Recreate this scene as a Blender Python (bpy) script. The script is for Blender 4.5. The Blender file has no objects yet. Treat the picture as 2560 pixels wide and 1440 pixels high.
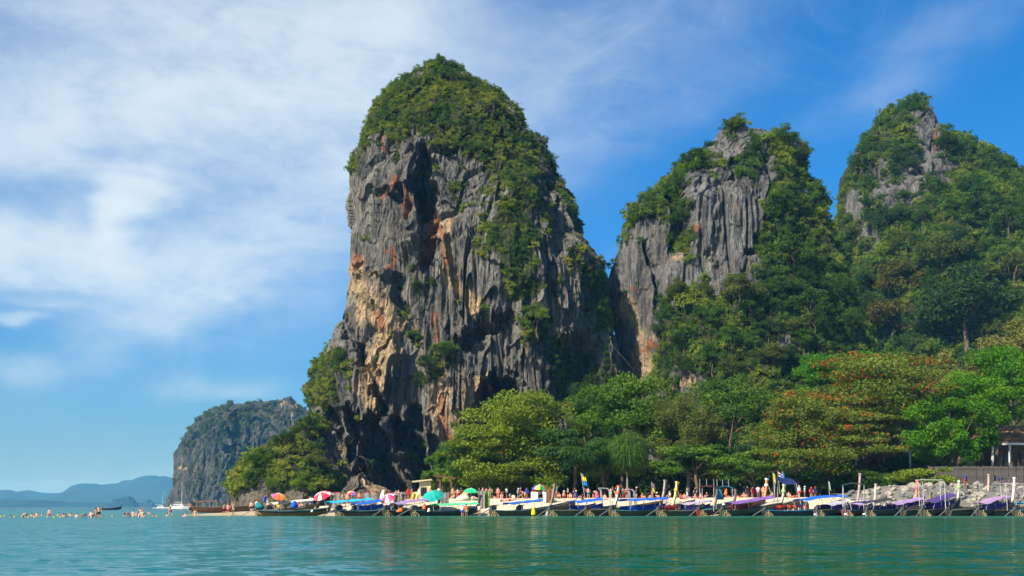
import bpy, math, random
import numpy as np
from mathutils import Vector, Matrix, Euler

# ---------------------------------------------------------------- camera, sky, sun, exposure
SC = bpy.context.scene
COL = SC.collection
FPX, CXP, HZ, EYE = 2745.0, 1280.0, 1268.0, 1.2      # lens and horizon as measured on the photograph (2560 wide)

cam_d = bpy.data.cameras.new('camera')
cam = bpy.data.objects.new('camera', cam_d)
COL.objects.link(cam)
cam_d.sensor_width = 36.0
cam_d.lens = FPX / 2560.0 * 36.0
cam_d.shift_y = (HZ - 720.0) / 2560.0
cam_d.clip_start = 0.5
cam_d.clip_end = 30000.0
cam.location = (0, 0, EYE)
cam.rotation_euler = (math.radians(90), 0, 0)
SC.camera = cam

SUN_DIR = Vector((-0.55, -0.53, 0.65)).normalized()   # towards the sun
SUN_EL = math.asin(SUN_DIR.z)
SUN_AZ = math.atan2(SUN_DIR.x, SUN_DIR.y)             # clockwise from +Y

SC.view_settings.view_transform = 'Standard'
SC.view_settings.look = 'None'
SC.view_settings.gamma = 1.0
SC.cycles.use_denoising = True
SC.view_settings.use_curve_mapping = False
SC.view_settings.exposure = 1.05

def px(x, y, Y):
    """point at depth Y seen at photograph pixel x, y"""
    return ((x - CXP) / FPX * Y, Y, EYE + (HZ - y) / FPX * Y)

class NT:
    """small node-tree writer"""
    def __init__(s, tree): s.t = tree; s.n = tree.nodes; s.l = tree.links
    def put(s, v, sock):
        if isinstance(v, bpy.types.NodeSocket): s.l.new(v, sock)
        elif v is not None: sock.default_value = v
    def node(s, typ, ins=None, **kw):
        n = s.n.new(typ)
        for k, v in kw.items(): setattr(n, k, v)
        for k, v in (ins or {}).items(): s.put(v, n.inputs[k])
        return n
    def m(s, op, a, b=None, c=None, clamp=False):
        n = s.n.new('ShaderNodeMath'); n.operation = op; n.use_clamp = clamp
        for i, v in enumerate((a, b, c)):
            if v is not None: s.put(v, n.inputs[i])
        return n.outputs[0]
    def mix(s, f, a, b, blend='MIX'):
        n = s.n.new('ShaderNodeMix'); n.data_type = 'RGBA'; n.blend_type = blend; n.clamp_factor = True
        s.put(f, n.inputs[0]); s.put(a, n.inputs[6]); s.put(b, n.inputs[7])
        return n.outputs[2]
    def ramp(s, v, lo, hi, a=0.0, b=1.0, smooth=True):
        n = s.n.new('ShaderNodeMapRange'); n.interpolation_type = 'SMOOTHSTEP' if smooth else 'LINEAR'
        for i, q in enumerate((v, lo, hi, a, b)): s.put(q, n.inputs[i])
        return n.outputs[0]
    def noise(s, vec, scale, detail=4, rough=0.55, dist=0.0, dim='3D'):
        n = s.node('ShaderNodeTexNoise', noise_dimensions=dim)
        if vec is not None: s.l.new(vec, n.inputs['Vector'])
        n.inputs['Scale'].default_value = scale; n.inputs['Detail'].default_value = detail
        n.inputs['Roughness'].default_value = rough; n.inputs['Distortion'].default_value = dist
        return n.outputs[0]
    def mapping(s, vec, scale=(1, 1, 1), loc=(0, 0, 0), rot=(0, 0, 0)):
        n = s.n.new('ShaderNodeMapping'); s.l.new(vec, n.inputs[0])
        n.inputs['Location'].default_value = loc; n.inputs['Rotation'].default_value = rot
        n.inputs['Scale'].default_value = scale
        return n.outputs[0]
    def attr(s, name, kind='GEOMETRY'):
        n = s.node('ShaderNodeAttribute', attribute_type=kind, attribute_name=name)
        return n.outputs['Fac']

def rgb(r, g, b): return (r, g, b, 1.0)

world = bpy.data.worlds.new('World')
SC.world = world
world.use_nodes = True
w = NT(world.node_tree); w.n.clear()
SKY_STRENGTH = 0.060
sky = w.node('ShaderNodeTexSky', sky_type='NISHITA', sun_disc=False, sun_elevation=SUN_EL,
             sun_rotation=SUN_AZ % (2 * math.pi), altitude=0.0, air_density=1.0, dust_density=0.0, ozone_density=3.0)
tc = w.node('ShaderNodeTexCoord').outputs['Generated']
sep = w.node('ShaderNodeSeparateXYZ', {0: tc})
wn1 = w.node('ShaderNodeTexNoise', {'Vector': w.mapping(tc, (1, 1, 2.2)), 'Scale': 5.5, 'Detail': 6, 'Roughness': .6})
wsub = w.node('ShaderNodeVectorMath', {0: wn1.outputs['Color'], 1: (.5, .5, .5)}, operation='SUBTRACT')
wsep = w.node('ShaderNodeSeparateXYZ', {0: wsub.outputs[0]})
azm = w.m('ADD', w.m('ARCTAN2', sep.outputs[0], sep.outputs[1]), w.m('MULTIPLY', wsep.outputs[0], .10))
elv = w.m('ADD', w.m('ARCSINE', sep.outputs[2]), w.m('MULTIPLY', wsep.outputs[1], .07))
# the veil of thin cloud: ellipses (azimuth, elevation, both radii, tilt, strength) broken up by noise
CLOUDS = [(200, 30, 560, 130, 0, 1.0), (640, 190, 420, 170, -14, 1.0), (130, 330, 400, 75, 0, .8), (430, 330, 300, 70, -10, .7), (740, 430, 240, 200, 0, .62),
          (640, 620, 330, 85, -33, .62), (365, 515, 75, 42, -18, 1.9), (308, 585, 36, 70, 12, 1.5), (350, 640, 60, 22, -20, .7), (90, 690, 330, 75, 3, 2.0),
          (470, 800, 270, 45, -24, .42), (900, 90, 230, 150, 0, .6), (1560, 130, 420, 120, -28, .30), (2330, 200, 260, 60, -25, .22),
          (1300, 300, 320, 170, -20, .28), (25, 843, 60, 11, 0, .8), (560, 985, 130, 30, 0, .35), (30, 955, 90, 28, 0, .4),
          (950, 350, 150, 260, 0, .35), (720, 790, 180, 90, -20, .2), (140, 815, 90, 12, 6, .4), (1700, 280, 200, 60, -20, .16), (60, 455, 260, 70, 0, .85), (380, 520, 520, 260, -10, .22)]
dens = None
for (cx, cy, ra, rb, rot, st) in CLOUDS:
    a0 = math.atan((cx - CXP) / FPX); e0 = math.atan((HZ - cy) / FPX); c, s_ = math.cos(math.radians(rot)), math.sin(math.radians(rot))
    da = w.m('SUBTRACT', azm, a0); de = w.m('SUBTRACT', e0, elv)
    p = w.m('ADD', w.m('MULTIPLY', da, c * FPX / ra), w.m('MULTIPLY', de, s_ * FPX / ra))
    q = w.m('ADD', w.m('MULTIPLY', da, -s_ * FPX / rb), w.m('MULTIPLY', de, c * FPX / rb))
    r2 = w.m('ADD', w.m('MULTIPLY', p, p), w.m('MULTIPLY', q, q))
    g = w.m('MULTIPLY', w.m('POWER', 2.718, w.m('MULTIPLY', r2, -.9)), st)
    dens = g if dens is None else w.m('ADD', dens, g)
deck = w.m('MULTIPLY', w.ramp(azm, -.45, -.75), .8)                    # the deck goes on to the left of the frame
dens = w.m('ADD', dens, w.m('MULTIPLY', deck, w.ramp(elv, .02, .2)))
streak = w.noise(w.mapping(tc, (1, 1, 2.1), rot=(0, .45, 0)), 6.0, 9, .58, .9)
fine = w.noise(w.mapping(tc, (1, 1, 2.0), rot=(0, .5, 0)), 26.0, 6, .6, .4)
mod = w.m('ADD', w.ramp(streak, .28, .72, .6, 1.25), w.m('MULTIPLY', w.m('SUBTRACT', fine, .5), 1.15))
dens = w.m('MULTIPLY', dens, mod)
dens = w.m('ADD', dens, w.m('MULTIPLY', w.ramp(streak, .52, .8), .12))
cf = w.m('SUBTRACT', 1.0, w.m('POWER', 2.718, w.m('MULTIPLY', dens, -.98)), clamp=True)
skyt = w.mix(1.0, sky.outputs[0], rgb(.50, .87, 1.25), 'MULTIPLY')
skyc = w.node('ShaderNodeHueSaturation', {'Hue': .5, 'Saturation': 1.2, 'Value': 1.0, 'Color': skyt}).outputs[0]
hazef = w.m('MULTIPLY', w.m('POWER', 2.718, w.m('MULTIPLY', w.m('MAXIMUM', sep.outputs[2], 0), -6.5)), .95)     # pale air low over the sea, all round
skyc = w.mix(hazef, skyc, rgb(1.75, 2.75, 3.6))
mixc = w.mix(w.m('MULTIPLY', cf, .92), skyc, rgb(6.6, 7.6, 8.0))
bg = w.node('ShaderNodeBackground', {'Color': mixc, 'Strength': SKY_STRENGTH})
wo = w.node('ShaderNodeOutputWorld', {'Surface': bg.outputs[0]})
world.cycles.sampling_method = 'MANUAL'
world.cycles.sample_map_resolution = 1024

sun_d = bpy.data.lights.new('sun', 'SUN')
sun_d.energy = 5.0
sun_d.angle = math.radians(0.53)
sun_d.color = (1.0, .93, .80)
sun = bpy.data.objects.new('sun', sun_d)
COL.objects.link(sun)
sun.rotation_euler = SUN_DIR.to_track_quat('Z', 'Y').to_euler()
sun.location = (-60, -40, 90)

# ---------------------------------------------------------------- helpers
RND = random.Random(7)
RNG = np.random.default_rng(11)

def tag(o, label=None, cat=None, group=None, kind=None):
    if label: o['label'] = label
    if cat: o['category'] = cat
    if group: o['group'] = group
    if kind: o['kind'] = kind
    return o

def empty(name, loc=(0, 0, 0), rz=0.0):
    o = bpy.data.objects.new(name, None)
    COL.objects.link(o); o.location = loc; o.rotation_euler = (0, 0, rz); o.empty_display_size = .3
    return o

def link(name, me, mat=None, parent=None):
    o = bpy.data.objects.new(name, me)
    COL.objects.link(o)
    if mat is not None and not me.materials: me.materials.append(mat)
    if parent is not None: o.parent = parent
    return o

def np_mesh(name, verts, faces, attrs=None, smooth=False):
    """mesh from numpy: faces (n,3) or (n,4); attrs {name: per-vertex floats}"""
    me = bpy.data.meshes.new(name)
    verts = np.asarray(verts, np.float32); faces = np.asarray(faces, np.int32)
    k = faces.shape[1]
    me.vertices.add(len(verts)); me.vertices.foreach_set('co', verts.ravel())
    me.loops.add(faces.size); me.loops.foreach_set('vertex_index', faces.ravel())
    me.polygons.add(len(faces)); me.polygons.foreach_set('loop_start', np.arange(0, faces.size, k, dtype=np.int32))
    me.polygons.foreach_set('use_smooth', np.full(len(faces), smooth, bool))
    me.update(calc_edges=True); me.validate()
    for n, v in (attrs or {}).items():
        a = me.attributes.new(n, 'FLOAT', 'POINT'); a.data.foreach_set('value', np.asarray(v, np.float32))
    return me

class MB:
    """collects simple shapes and links them as ONE mesh object"""
    def __init__(s): s.v = []; s.f = []
    def add(s, vs, fs):
        o = len(s.v); s.v += [tuple(p) for p in vs]; s.f += [tuple(i + o for i in f) for f in fs]; return s
    def box(s, c, size, rot=None, taper=1.0):
        x, y, z = size[0] / 2, size[1] / 2, size[2] / 2
        vs = [Vector((sx * x * (taper if sz > 0 else 1), sy * y * (taper if sz > 0 else 1), sz * z)) for sz in (-1, 1) for sy in (-1, 1) for sx in (-1, 1)]
        if rot is not None: vs = [rot @ p for p in vs]
        c = Vector(c)
        return s.add([p + c for p in vs], [(0, 2, 3, 1), (4, 5, 7, 6), (0, 1, 5, 4), (1, 3, 7, 5), (3, 2, 6, 7), (2, 0, 4, 6)])
    def tube(s, pts, rad, n=6, cap=True):
        pts = [Vector(p) for p in pts]; rad = rad if isinstance(rad, (list, tuple)) else [rad] * len(pts)
        vs = []
        for i, p in enumerate(pts):
            d = (pts[min(i + 1, len(pts) - 1)] - pts[max(i - 1, 0)])
            d = d.normalized() if d.length > 1e-9 else Vector((0, 0, 1))
            u = d.cross(Vector((0, 0, 1)) if abs(d.z) < .9 else Vector((1, 0, 0))).normalized(); v = d.cross(u)
            vs += [p + (u * math.cos(2 * math.pi * k / n) + v * math.sin(2 * math.pi * k / n)) * rad[i] for k in range(n)]
        fs = [(i * n + k, i * n + (k + 1) % n, (i + 1) * n + (k + 1) % n, (i + 1) * n + k) for i in range(len(pts) - 1) for k in range(n)]
        if cap: fs += [tuple(reversed(range(n))), tuple(range((len(pts) - 1) * n, len(pts) * n))]
        return s.add(vs, fs)
    def lathe(s, c, prof, n=12, rot=None):
        vs = []; c = Vector(c)
        for r, z in prof:
            for k in range(n):
                p = Vector((r * math.cos(2 * math.pi * k / n), r * math.sin(2 * math.pi * k / n), z))
                vs.append((rot @ p if rot is not None else p) + c)
        m_ = len(prof)
        fs = [(i * n + k, i * n + (k + 1) % n, (i + 1) * n + (k + 1) % n, (i + 1) * n + k) for i in range(m_ - 1) for k in range(n)]
        fs += [tuple(reversed(range(n))), tuple(range((m_ - 1) * n, m_ * n))]
        return s.add(vs, fs)
    def grid(s, P):
        """P: rows of points, open sheet"""
        r, c = len(P), len(P[0])
        return s.add([p for row in P for p in row], [(i * c + j, i * c + j + 1, (i + 1) * c + j + 1, (i + 1) * c + j) for i in range(r - 1) for j in range(c - 1)])
    def sheet(s, P, th):
        """P: rows of points, closed sheet with thickness th downwards"""
        r, c = len(P), len(P[0])
        top = [Vector(p) for row in P for p in row]; bot = [p - Vector((0, 0, th)) for p in top]; n = r * c
        fs = []
        for i in range(r - 1):
            for j in range(c - 1):
                a, b, d, e = i * c + j, i * c + j + 1, (i + 1) * c + j + 1, (i + 1) * c + j
                fs += [(a, b, d, e), (n + a, n + e, n + d, n + b)]
        rim = [j for j in range(c)] + [i * c + c - 1 for i in range(1, r)] + [(r - 1) * c + j for j in range(c - 2, -1, -1)] + [i * c for i in range(r - 2, 0, -1)]
        for k in range(len(rim)):
            a, b = rim[k], rim[(k + 1) % len(rim)]
            fs.append((b, a, n + a, n + b))
        return s.add(top + bot, fs)
    def mesh(s, name, smooth=False):
        me = bpy.data.meshes.new(name); me.from_pydata(s.v, [], s.f); me.update()
        if smooth: me.polygons.foreach_set('use_smooth', [True] * len(me.polygons))
        return me
    def build(s, name, mat, parent=None, smooth=False):
        return link(name, s.mesh(name, smooth), mat, parent)

# vectorised gradient noise
_perm = np.random.default_rng(3).permutation(256).astype(np.int32); _perm = np.concatenate([_perm, _perm, _perm])
_g = np.random.default_rng(5).normal(size=(256, 3)); _g /= np.linalg.norm(_g, axis=1)[:, None]
def pn(x, y, z):
    xi, yi, zi = np.floor(x).astype(np.int32), np.floor(y).astype(np.int32), np.floor(z).astype(np.int32)
    xf, yf, zf = x - xi, y - yi, z - zi
    u, v, t = (k * k * k * (k * (k * 6 - 15) + 10) for k in (xf, yf, zf))
    r = 0
    for dx in (0, 1):
        for dy in (0, 1):
            for dz in (0, 1):
                h = _perm[_perm[_perm[(xi + dx) & 255] + ((yi + dy) & 255)] + ((zi + dz) & 255)] & 255
                g = _g[h]
                d = g[..., 0] * (xf - dx) + g[..., 1] * (yf - dy) + g[..., 2] * (zf - dz)
                r = r + d * (u if dx else 1 - u) * (v if dy else 1 - v) * (t if dz else 1 - t)
    return r * 1.6
def fbm(x, y, z, o=4, gain=.5):
    a, s_, r = 1.0, 1.0, 0
    for i in range(o):
        r = r + a * pn(x * s_ + 17.3 * i, y * s_ + 5.1 * i, z * s_ + 9.7 * i); a *= gain; s_ *= 2.03
    return r
def sstep(v, lo, hi):
    t = np.clip((v - lo) / (hi - lo), 0, 1); return t * t * (3 - 2 * t)
def stroke(X, Y, pts, r, soft=1.0):
    """mask of a thick line through pts (pixels) over points X, Y"""
    d = np.full(X.shape, 1e9)
    if len(pts) == 1: pts = [pts[0], (pts[0][0] + .01, pts[0][1])]
    for (ax, ay), (bx, by) in zip(pts[:-1], pts[1:]):
        vx, vy = bx - ax, by - ay
        t = np.clip(((X - ax) * vx + (Y - ay) * vy) / (vx * vx + vy * vy), 0, 1)
        d = np.minimum(d, np.hypot(X - ax - t * vx, Y - ay - t * vy))
    return sstep(1 - d / r, 0, soft)

# ---------------------------------------------------------------- materials
MATS = {}
def pbr(name, col, rough=.6, spec=.3, metal=0.0, var=.15, vscale=3.0, bump=0.0):
    """painted or natural surface with a little uneven wear"""
    if name in MATS: return MATS[name]
    m = bpy.data.materials.new(name); m.use_nodes = True
    t = NT(m.node_tree); b = t.n['Principled BSDF']
    geo = t.node('ShaderNodeTexCoord').outputs['Object']
    n = t.noise(geo, vscale, 5, .6)
    c = t.mix(t.ramp(n, .3, .75), rgb(*[x * (1 - var) for x in col]), rgb(*[min(1, x * (1 + var)) for x in col]))
    t.put(c, b.inputs['Base Color'])
    b.inputs['Roughness'].default_value = rough; b.inputs['Specular IOR Level'].default_value = spec; b.inputs['Metallic'].default_value = metal
    if bump:
        bn = t.node('ShaderNodeBump', {'Strength': bump, 'Distance': .05, 'Height': t.noise(geo, vscale * 6, 5, .6)})
        t.put(bn.outputs[0], b.inputs['Normal'])
    MATS[name] = m
    return m

def cloth(name, col, trans=.25, rough=.8):
    """thin cloth or tarpaulin that lets some light through"""
    if name in MATS: return MATS[name]
    m = pbr(name, col, rough, .15, 0, .1, 1.2, .15)
    t = NT(m.node_tree); b = t.n['Principled BSDF']; out = t.n['Material Output']
    tr = t.node('ShaderNodeBsdfTranslucent', {'Color': rgb(*col)})
    ms = t.node('ShaderNodeMixShader', {0: trans, 1: b.outputs[0], 2: tr.outputs[0]})
    t.put(ms.outputs[0], out.inputs[0])
    return m
# ---------------------------------------------------------------- rock material
def rock_mat(name, dark, light, ochre=(.36, .255, .14), red=(.30, .105, .045), k=1.0, soil=(.035, .04, .016)):
    m = bpy.data.materials.new(name); m.use_nodes = True
    t = NT(m.node_tree); b = t.n['Principled BSDF']
    P = t.node('ShaderNodeNewGeometry').outputs['Position']
    s1 = t.noise(t.mapping(P, (.55 * k, .55 * k, .05 * k)), 1.0, 8, .62, .4)          # broad vertical streaks
    s2 = t.noise(t.mapping(P, (1.9 * k, 1.9 * k, .13 * k)), 1.0, 6, .6, .3)           # thin drip lines
    blotch = t.noise(P, .11 * k, 6, .6, .8)
    grain = t.noise(P, 1.3 * k, 8, .7)
    s3 = t.noise(t.mapping(P, (4.2 * k, 4.2 * k, .22 * k)), 1.0, 4, .6, .2)
    tone = t.m('ADD', t.m('MULTIPLY', s1, .30), t.m('ADD', t.m('MULTIPLY', s2, .27), t.m('ADD', t.m('MULTIPLY', s3, .18), t.m('ADD', t.m('MULTIPLY', blotch, .16), t.m('MULTIPLY', grain, .12)))))
    base = t.mix(t.ramp(tone, .43, .62), rgb(*dark), rgb(*light))
    brown = t.ramp(t.noise(t.mapping(P, (.7 * k, .7 * k, .045 * k)), 1.0, 6, .6, .6), .50, .66)
    base = t.mix(t.m('MULTIPLY', brown, .38), base, rgb(.21, .155, .095))
    base = t.mix(t.ramp(s2, .52, .60), base, t.mix(.5, base, rgb(*[x * .35 for x in dark])))   # black algae lines
    warm = t.noise(t.mapping(P, (.3 * k, .3 * k, .12 * k)), 1.0, 6, .65, 1.0)
    oc = t.attr('ochre'); rd = t.attr('red')
    ocm = t.m('MULTIPLY', t.ramp(t.m('ADD', t.m('MULTIPLY', oc, .55), t.m('MULTIPLY', warm, .9)), .62, .95), t.ramp(grain, .3, .55))
    base = t.mix(ocm, base, t.mix(t.ramp(s1, .35, .7), rgb(*[x * .6 for x in ochre]), rgb(*[min(.8, x * 1.35) for x in ochre])))
    rdm = t.m('MULTIPLY', t.ramp(t.m('ADD', t.m('MULTIPLY', rd, .62), t.m('ADD', t.m('MULTIPLY', warm, .5), t.m('MULTIPLY', s2, .35))), .72, 1.02), .85)
    base = t.mix(rdm, base, t.mix(t.ramp(grain, .35, .65), rgb(*[x * .5 for x in red]), rgb(*red)))
    vg = t.attr('veg')
    vgm = t.ramp(t.m('ADD', vg, t.m('MULTIPLY', t.m('SUBTRACT', grain, .5), .9)), .35, .7)
    base = t.mix(vgm, base, rgb(*soil))
    t.put(base, b.inputs['Base Color'])
    b.inputs['Roughness'].default_value = .9; b.inputs['Specular IOR Level'].default_value = .15
    h = t.m('ADD', t.m('ADD', t.m('MULTIPLY', s2, 1.0), t.m('MULTIPLY', s3, .5)), t.m('ADD', t.m('MULTIPLY', grain, .35), t.m('MULTIPLY', s1, .6)))
    bn = t.node('ShaderNodeBump', {'Strength': 1.0, 'Distance': .9 / k, 'Height': h})
    t.put(bn.outputs[0], b.inputs['Normal'])
    return m

# ---------------------------------------------------------------- limestone crags
def prof(pts, q):
    pts = sorted(pts, key=lambda p: p[1]); return np.interp(q, [p[1] for p in pts], [p[0] for p in pts])

def crag(name, mat, L, R, Yc, ryf, ryb, rows, cf, cb, amp=1.0, feat=1.0, carve=(), ochre=(), red=(), veg=(), bare=(), vegbase=0.0,
         box=.8, tuft=.0, seed=0.0, base=HZ + 20, saw=1.0):
    """a rock tower whose outline (pixels at depth Yc) is given by L and R; ryf(t): how far its face reaches towards the sea"""
    top = min(p[1] for p in L)
    q = np.linspace(top, base, 3000)
    xl, xr = prof(L, q), prof(R, q)
    ds = np.sqrt(1 + .5 * np.gradient(xl, q) ** 2 + .5 * np.gradient(xr, q) ** 2)
    cum = np.concatenate([[0], np.cumsum(ds[1:])]); cum /= cum[-1]
    qy = np.interp(np.linspace(0, 1, rows), cum, q)
    xl, xr = prof(L, qy), prof(R, qy)
    t = (qy - top) / (HZ - top)
    s_ = Yc / FPX
    cx, rx = ((xl + xr) / 2 - CXP) * s_, np.maximum((xr - xl) / 2 * s_, .25)
    z = EYE + (HZ - qy) * s_
    ry = np.array([ryf(min(max(k, 0), 1)) for k in t]); rb = np.minimum(rx * .9, ryb)
    ph = np.concatenate([np.linspace(0, np.pi, cf), np.linspace(np.pi, 2 * np.pi, cb + 2)[1:-1]])
    nc = len(ph)
    C, S = np.cos(ph)[None], np.sin(ph)[None]
    X = cx[:, None] - rx[:, None] * C
    Sf = np.where(S > 0, np.abs(S) ** box, -np.abs(S))
    Y = Yc - np.where(S > 0, ry[:, None], rb[:, None]) * Sf
    Z = np.repeat(z[:, None], nc, 1)
    # outward normals of the smooth form
    dXr, dYr, dZr = (np.gradient(a, axis=0) for a in (X, Y, Z))
    roll = lambda a: (np.roll(a, -1, 1) - np.roll(a, 1, 1))
    dXc, dYc, dZc = roll(X), roll(Y), roll(Z)
    nx, ny, nz = dYr * dZc - dZr * dYc, dZr * dXc - dXr * dZc, dXr * dYc - dYr * dXc
    ln = np.sqrt(nx * nx + ny * ny + nz * nz) + 1e-9; nx, ny, nz = nx / ln, ny / ln, nz / ln
    sgn = np.sign(np.mean((X - cx[:, None]) * nx + (Y - Yc) * ny)); nx, ny, nz = nx * sgn, ny * sgn, nz * sgn
    U, V = CXP + X / Y * FPX, HZ - (Z - EYE) / Y * FPX
    front = (ny < .25)
    f = feat; x, y, zz = X / f + seed, Y / f, Z / f + seed * 3
    wx = fbm(x / 9, y / 9, zz / 9, 3) * 14 / f ; wy = fbm(x / 9 + 40, y / 9, zz / 9, 3) * 14
    Uw, Vw = U + fbm(x / 5, y / 5, zz / 9, 4) * 16 * f, V + fbm(x / 5 + 31, y / 5, zz / 7, 4) * 20 * f
    d = 3.0 * f * fbm(x / 24, y / 24, zz / 36, 3) + 1.0 * f * fbm(x / 6, y / 6, zz / 30, 4)
    xs = x + .35 * fbm(x / 6, y / 6, zz / 26, 3)
    ribs = np.abs(pn(xs / 4.6, y / 4.6, zz / 46)) ** .7 * 2 - 1
    ribs2 = np.abs(pn(xs / 2.0, y / 2.0, zz / 28)) ** .7 * 2 - 1
    ribs3 = 1 - np.abs(pn(xs / .95, y / .95, zz / 14)) * 2
    rmod = .35 + .65 * sstep(fbm(x / 13, y / 13, zz / 16, 3), -.3, .4)
    d += f * rmod * (1.05 * ribs + .68 * ribs2 + .46 * ribs3)
    crack = np.maximum(0, 1 - np.abs(pn(xs / 8, y / 8, zz / 60)) * 14)
    d -= 1.9 * f * crack
    n = zz / 15 + 1.6 * fbm(x / 9, y / 9, zz / 40, 3)
    fr = n - np.floor(n); smod = sstep(fbm(x / 16 + 9, y / 16, zz / 18, 2), -.15, .35)
    d += saw * 1.7 * f * smod * (1 - fr) ** 2.2
    n2 = zz / 5.5 + 1.9 * fbm(x / 4, y / 4, zz / 16 + 7, 3); fr2 = n2 - np.floor(n2)
    d += saw * .5 * f * (1 - fr2) ** 2 * sstep(fbm(x / 10 + 3, y / 10, zz / 10, 2), -.1, .4)
    d += .34 * f * fbm(x / .9, y / .9, zz / 4.5, 3) + .3 * f * np.maximum(0, fbm(x / 1.6, y / 1.6, zz / 1.6, 2)) ** 1.5
    d -= d.mean() + .6 * d.std()
    taper = sstep(np.arange(rows) / rows, 0, .05)[:, None]
    d = d * amp * (.25 + .75 * taper)
    X, Y, Z = X + nx * d, Y + ny * d, Z + nz * d * .5
    jag = fbm(x / 2.2, y / 2.2, zz / 5, 3) * .35
    for cv in carve:
        pts, r, dep = cv[:3]
        mk = stroke(Uw + jag * r, Vw + jag * r * 1.4, pts, r, cv[3] if len(cv) > 3 else .75) * front
        Y = Y + mk * dep
    att = {}
    for nm, ss in (('ochre', ochre), ('red', red)):
        a = np.zeros(X.shape)
        for (pts, r) in ss: a = np.maximum(a, stroke(Uw, Vw, pts, r, 1.0))
        att[nm] = np.where(front, a, 0)
    a = np.full(X.shape, vegbase)
    Un, Vn = U + fbm(x / 4, y / 4, zz / 4, 4) * 34 * f, V + fbm(x / 4 + 11, y / 4, zz / 4, 4) * 34 * f
    for (pts, r) in veg: a = np.maximum(a, stroke(Un, Vn, pts, r, .55))
    for (pts, r) in bare: a = a * (1 - stroke(Un, Vn, pts, r, .5))
    if tuft > 0:
        tf = fbm(x / 2.6, y / 2.6, zz / 3.6, 3)
        a = np.maximum(a, sstep(tf, 1.0 - tuft, 1.25 - tuft))
    att['veg'] = a
    V3 = np.stack([X, Y, Z], -1).reshape(-1, 3)
    idx = np.arange(rows * nc).reshape(rows, nc)
    a0, a1, b1, b0 = idx[:-1], np.roll(idx, -1, 1)[:-1], np.roll(idx, -1, 1)[1:], idx[1:]
    F = np.stack([a0, b0, b1, a1], -1).reshape(-1, 4)
    me = np_mesh(name, V3, F, {k2: v.reshape(-1) for k2, v in att.items()}, smooth=False)
    o = link(name, me, mat)
    info = dict(P=V3.reshape(rows, nc, 3), veg=att['veg'], cf=cf, Yc=Yc)
    return o, info

GREY_ROCK = rock_mat('limestone', (.029, .029, .029), (.222, .208, .18))
GREY_ROCK2 = rock_mat('grey_limestone', (.036, .037, .038), (.205, .20, .19), k=.9)
FAR_ROCK = rock_mat('far_limestone', (.02, .024, .02), (.105, .105, .092), k=.35, soil=(.03, .05, .015))
BASE_ROCK = rock_mat('shore_rock', (.035, .032, .028), (.20, .17, .13), k=1.3)

tower_L = [(1100, 140), (1040, 167), (985, 207), (942, 250), (925, 277), (908, 320), (888, 390), (875, 450), (868, 540), (874, 600), (874, 680),
           (868, 750), (861, 800), (858, 850), (846, 893), (812, 945), (790, 985), (797, 1035), (818, 1078), (850, 1130), (858, 1200), (855, 1290)]
tower_R = [(1101, 140), (1168, 162), (1212, 197), (1258, 228), (1305, 282), (1322, 300), (1330, 332), (1370, 368), (1398, 422), (1426, 470), (1462, 520),
           (1480, 560), (1482, 620), (1500, 652), (1516, 680), (1526, 760), (1530, 830), (1538, 900), (1545, 1000), (1552, 1290)]
tower_L = [(x + 9 * max(0, 1 - abs(y - 540) / 80) + 14 * max(0, min(1, (y - 380) / 60)) * max(0, min(1, (860 - y) / 60)) + 16 * max(0, 1 - abs(y - 340) / 150) + 6 * max(0, min(1, (420 - y) / 250)), y + 26 * max(0, 1 - (y - 140) / 300)) for x, y in tower_L]; tower_R = [(x - 16 * max(0, min(1, (y - 420) / 60)) * max(0, min(1, (680 - y) / 60)) - 20 * max(0, 1 - abs(y - 430) / 160) - 6 * max(0, min(1, (420 - y) / 250)), y + 26 * max(0, 1 - (y - 140) / 300)) for x, y in tower_R]
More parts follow.
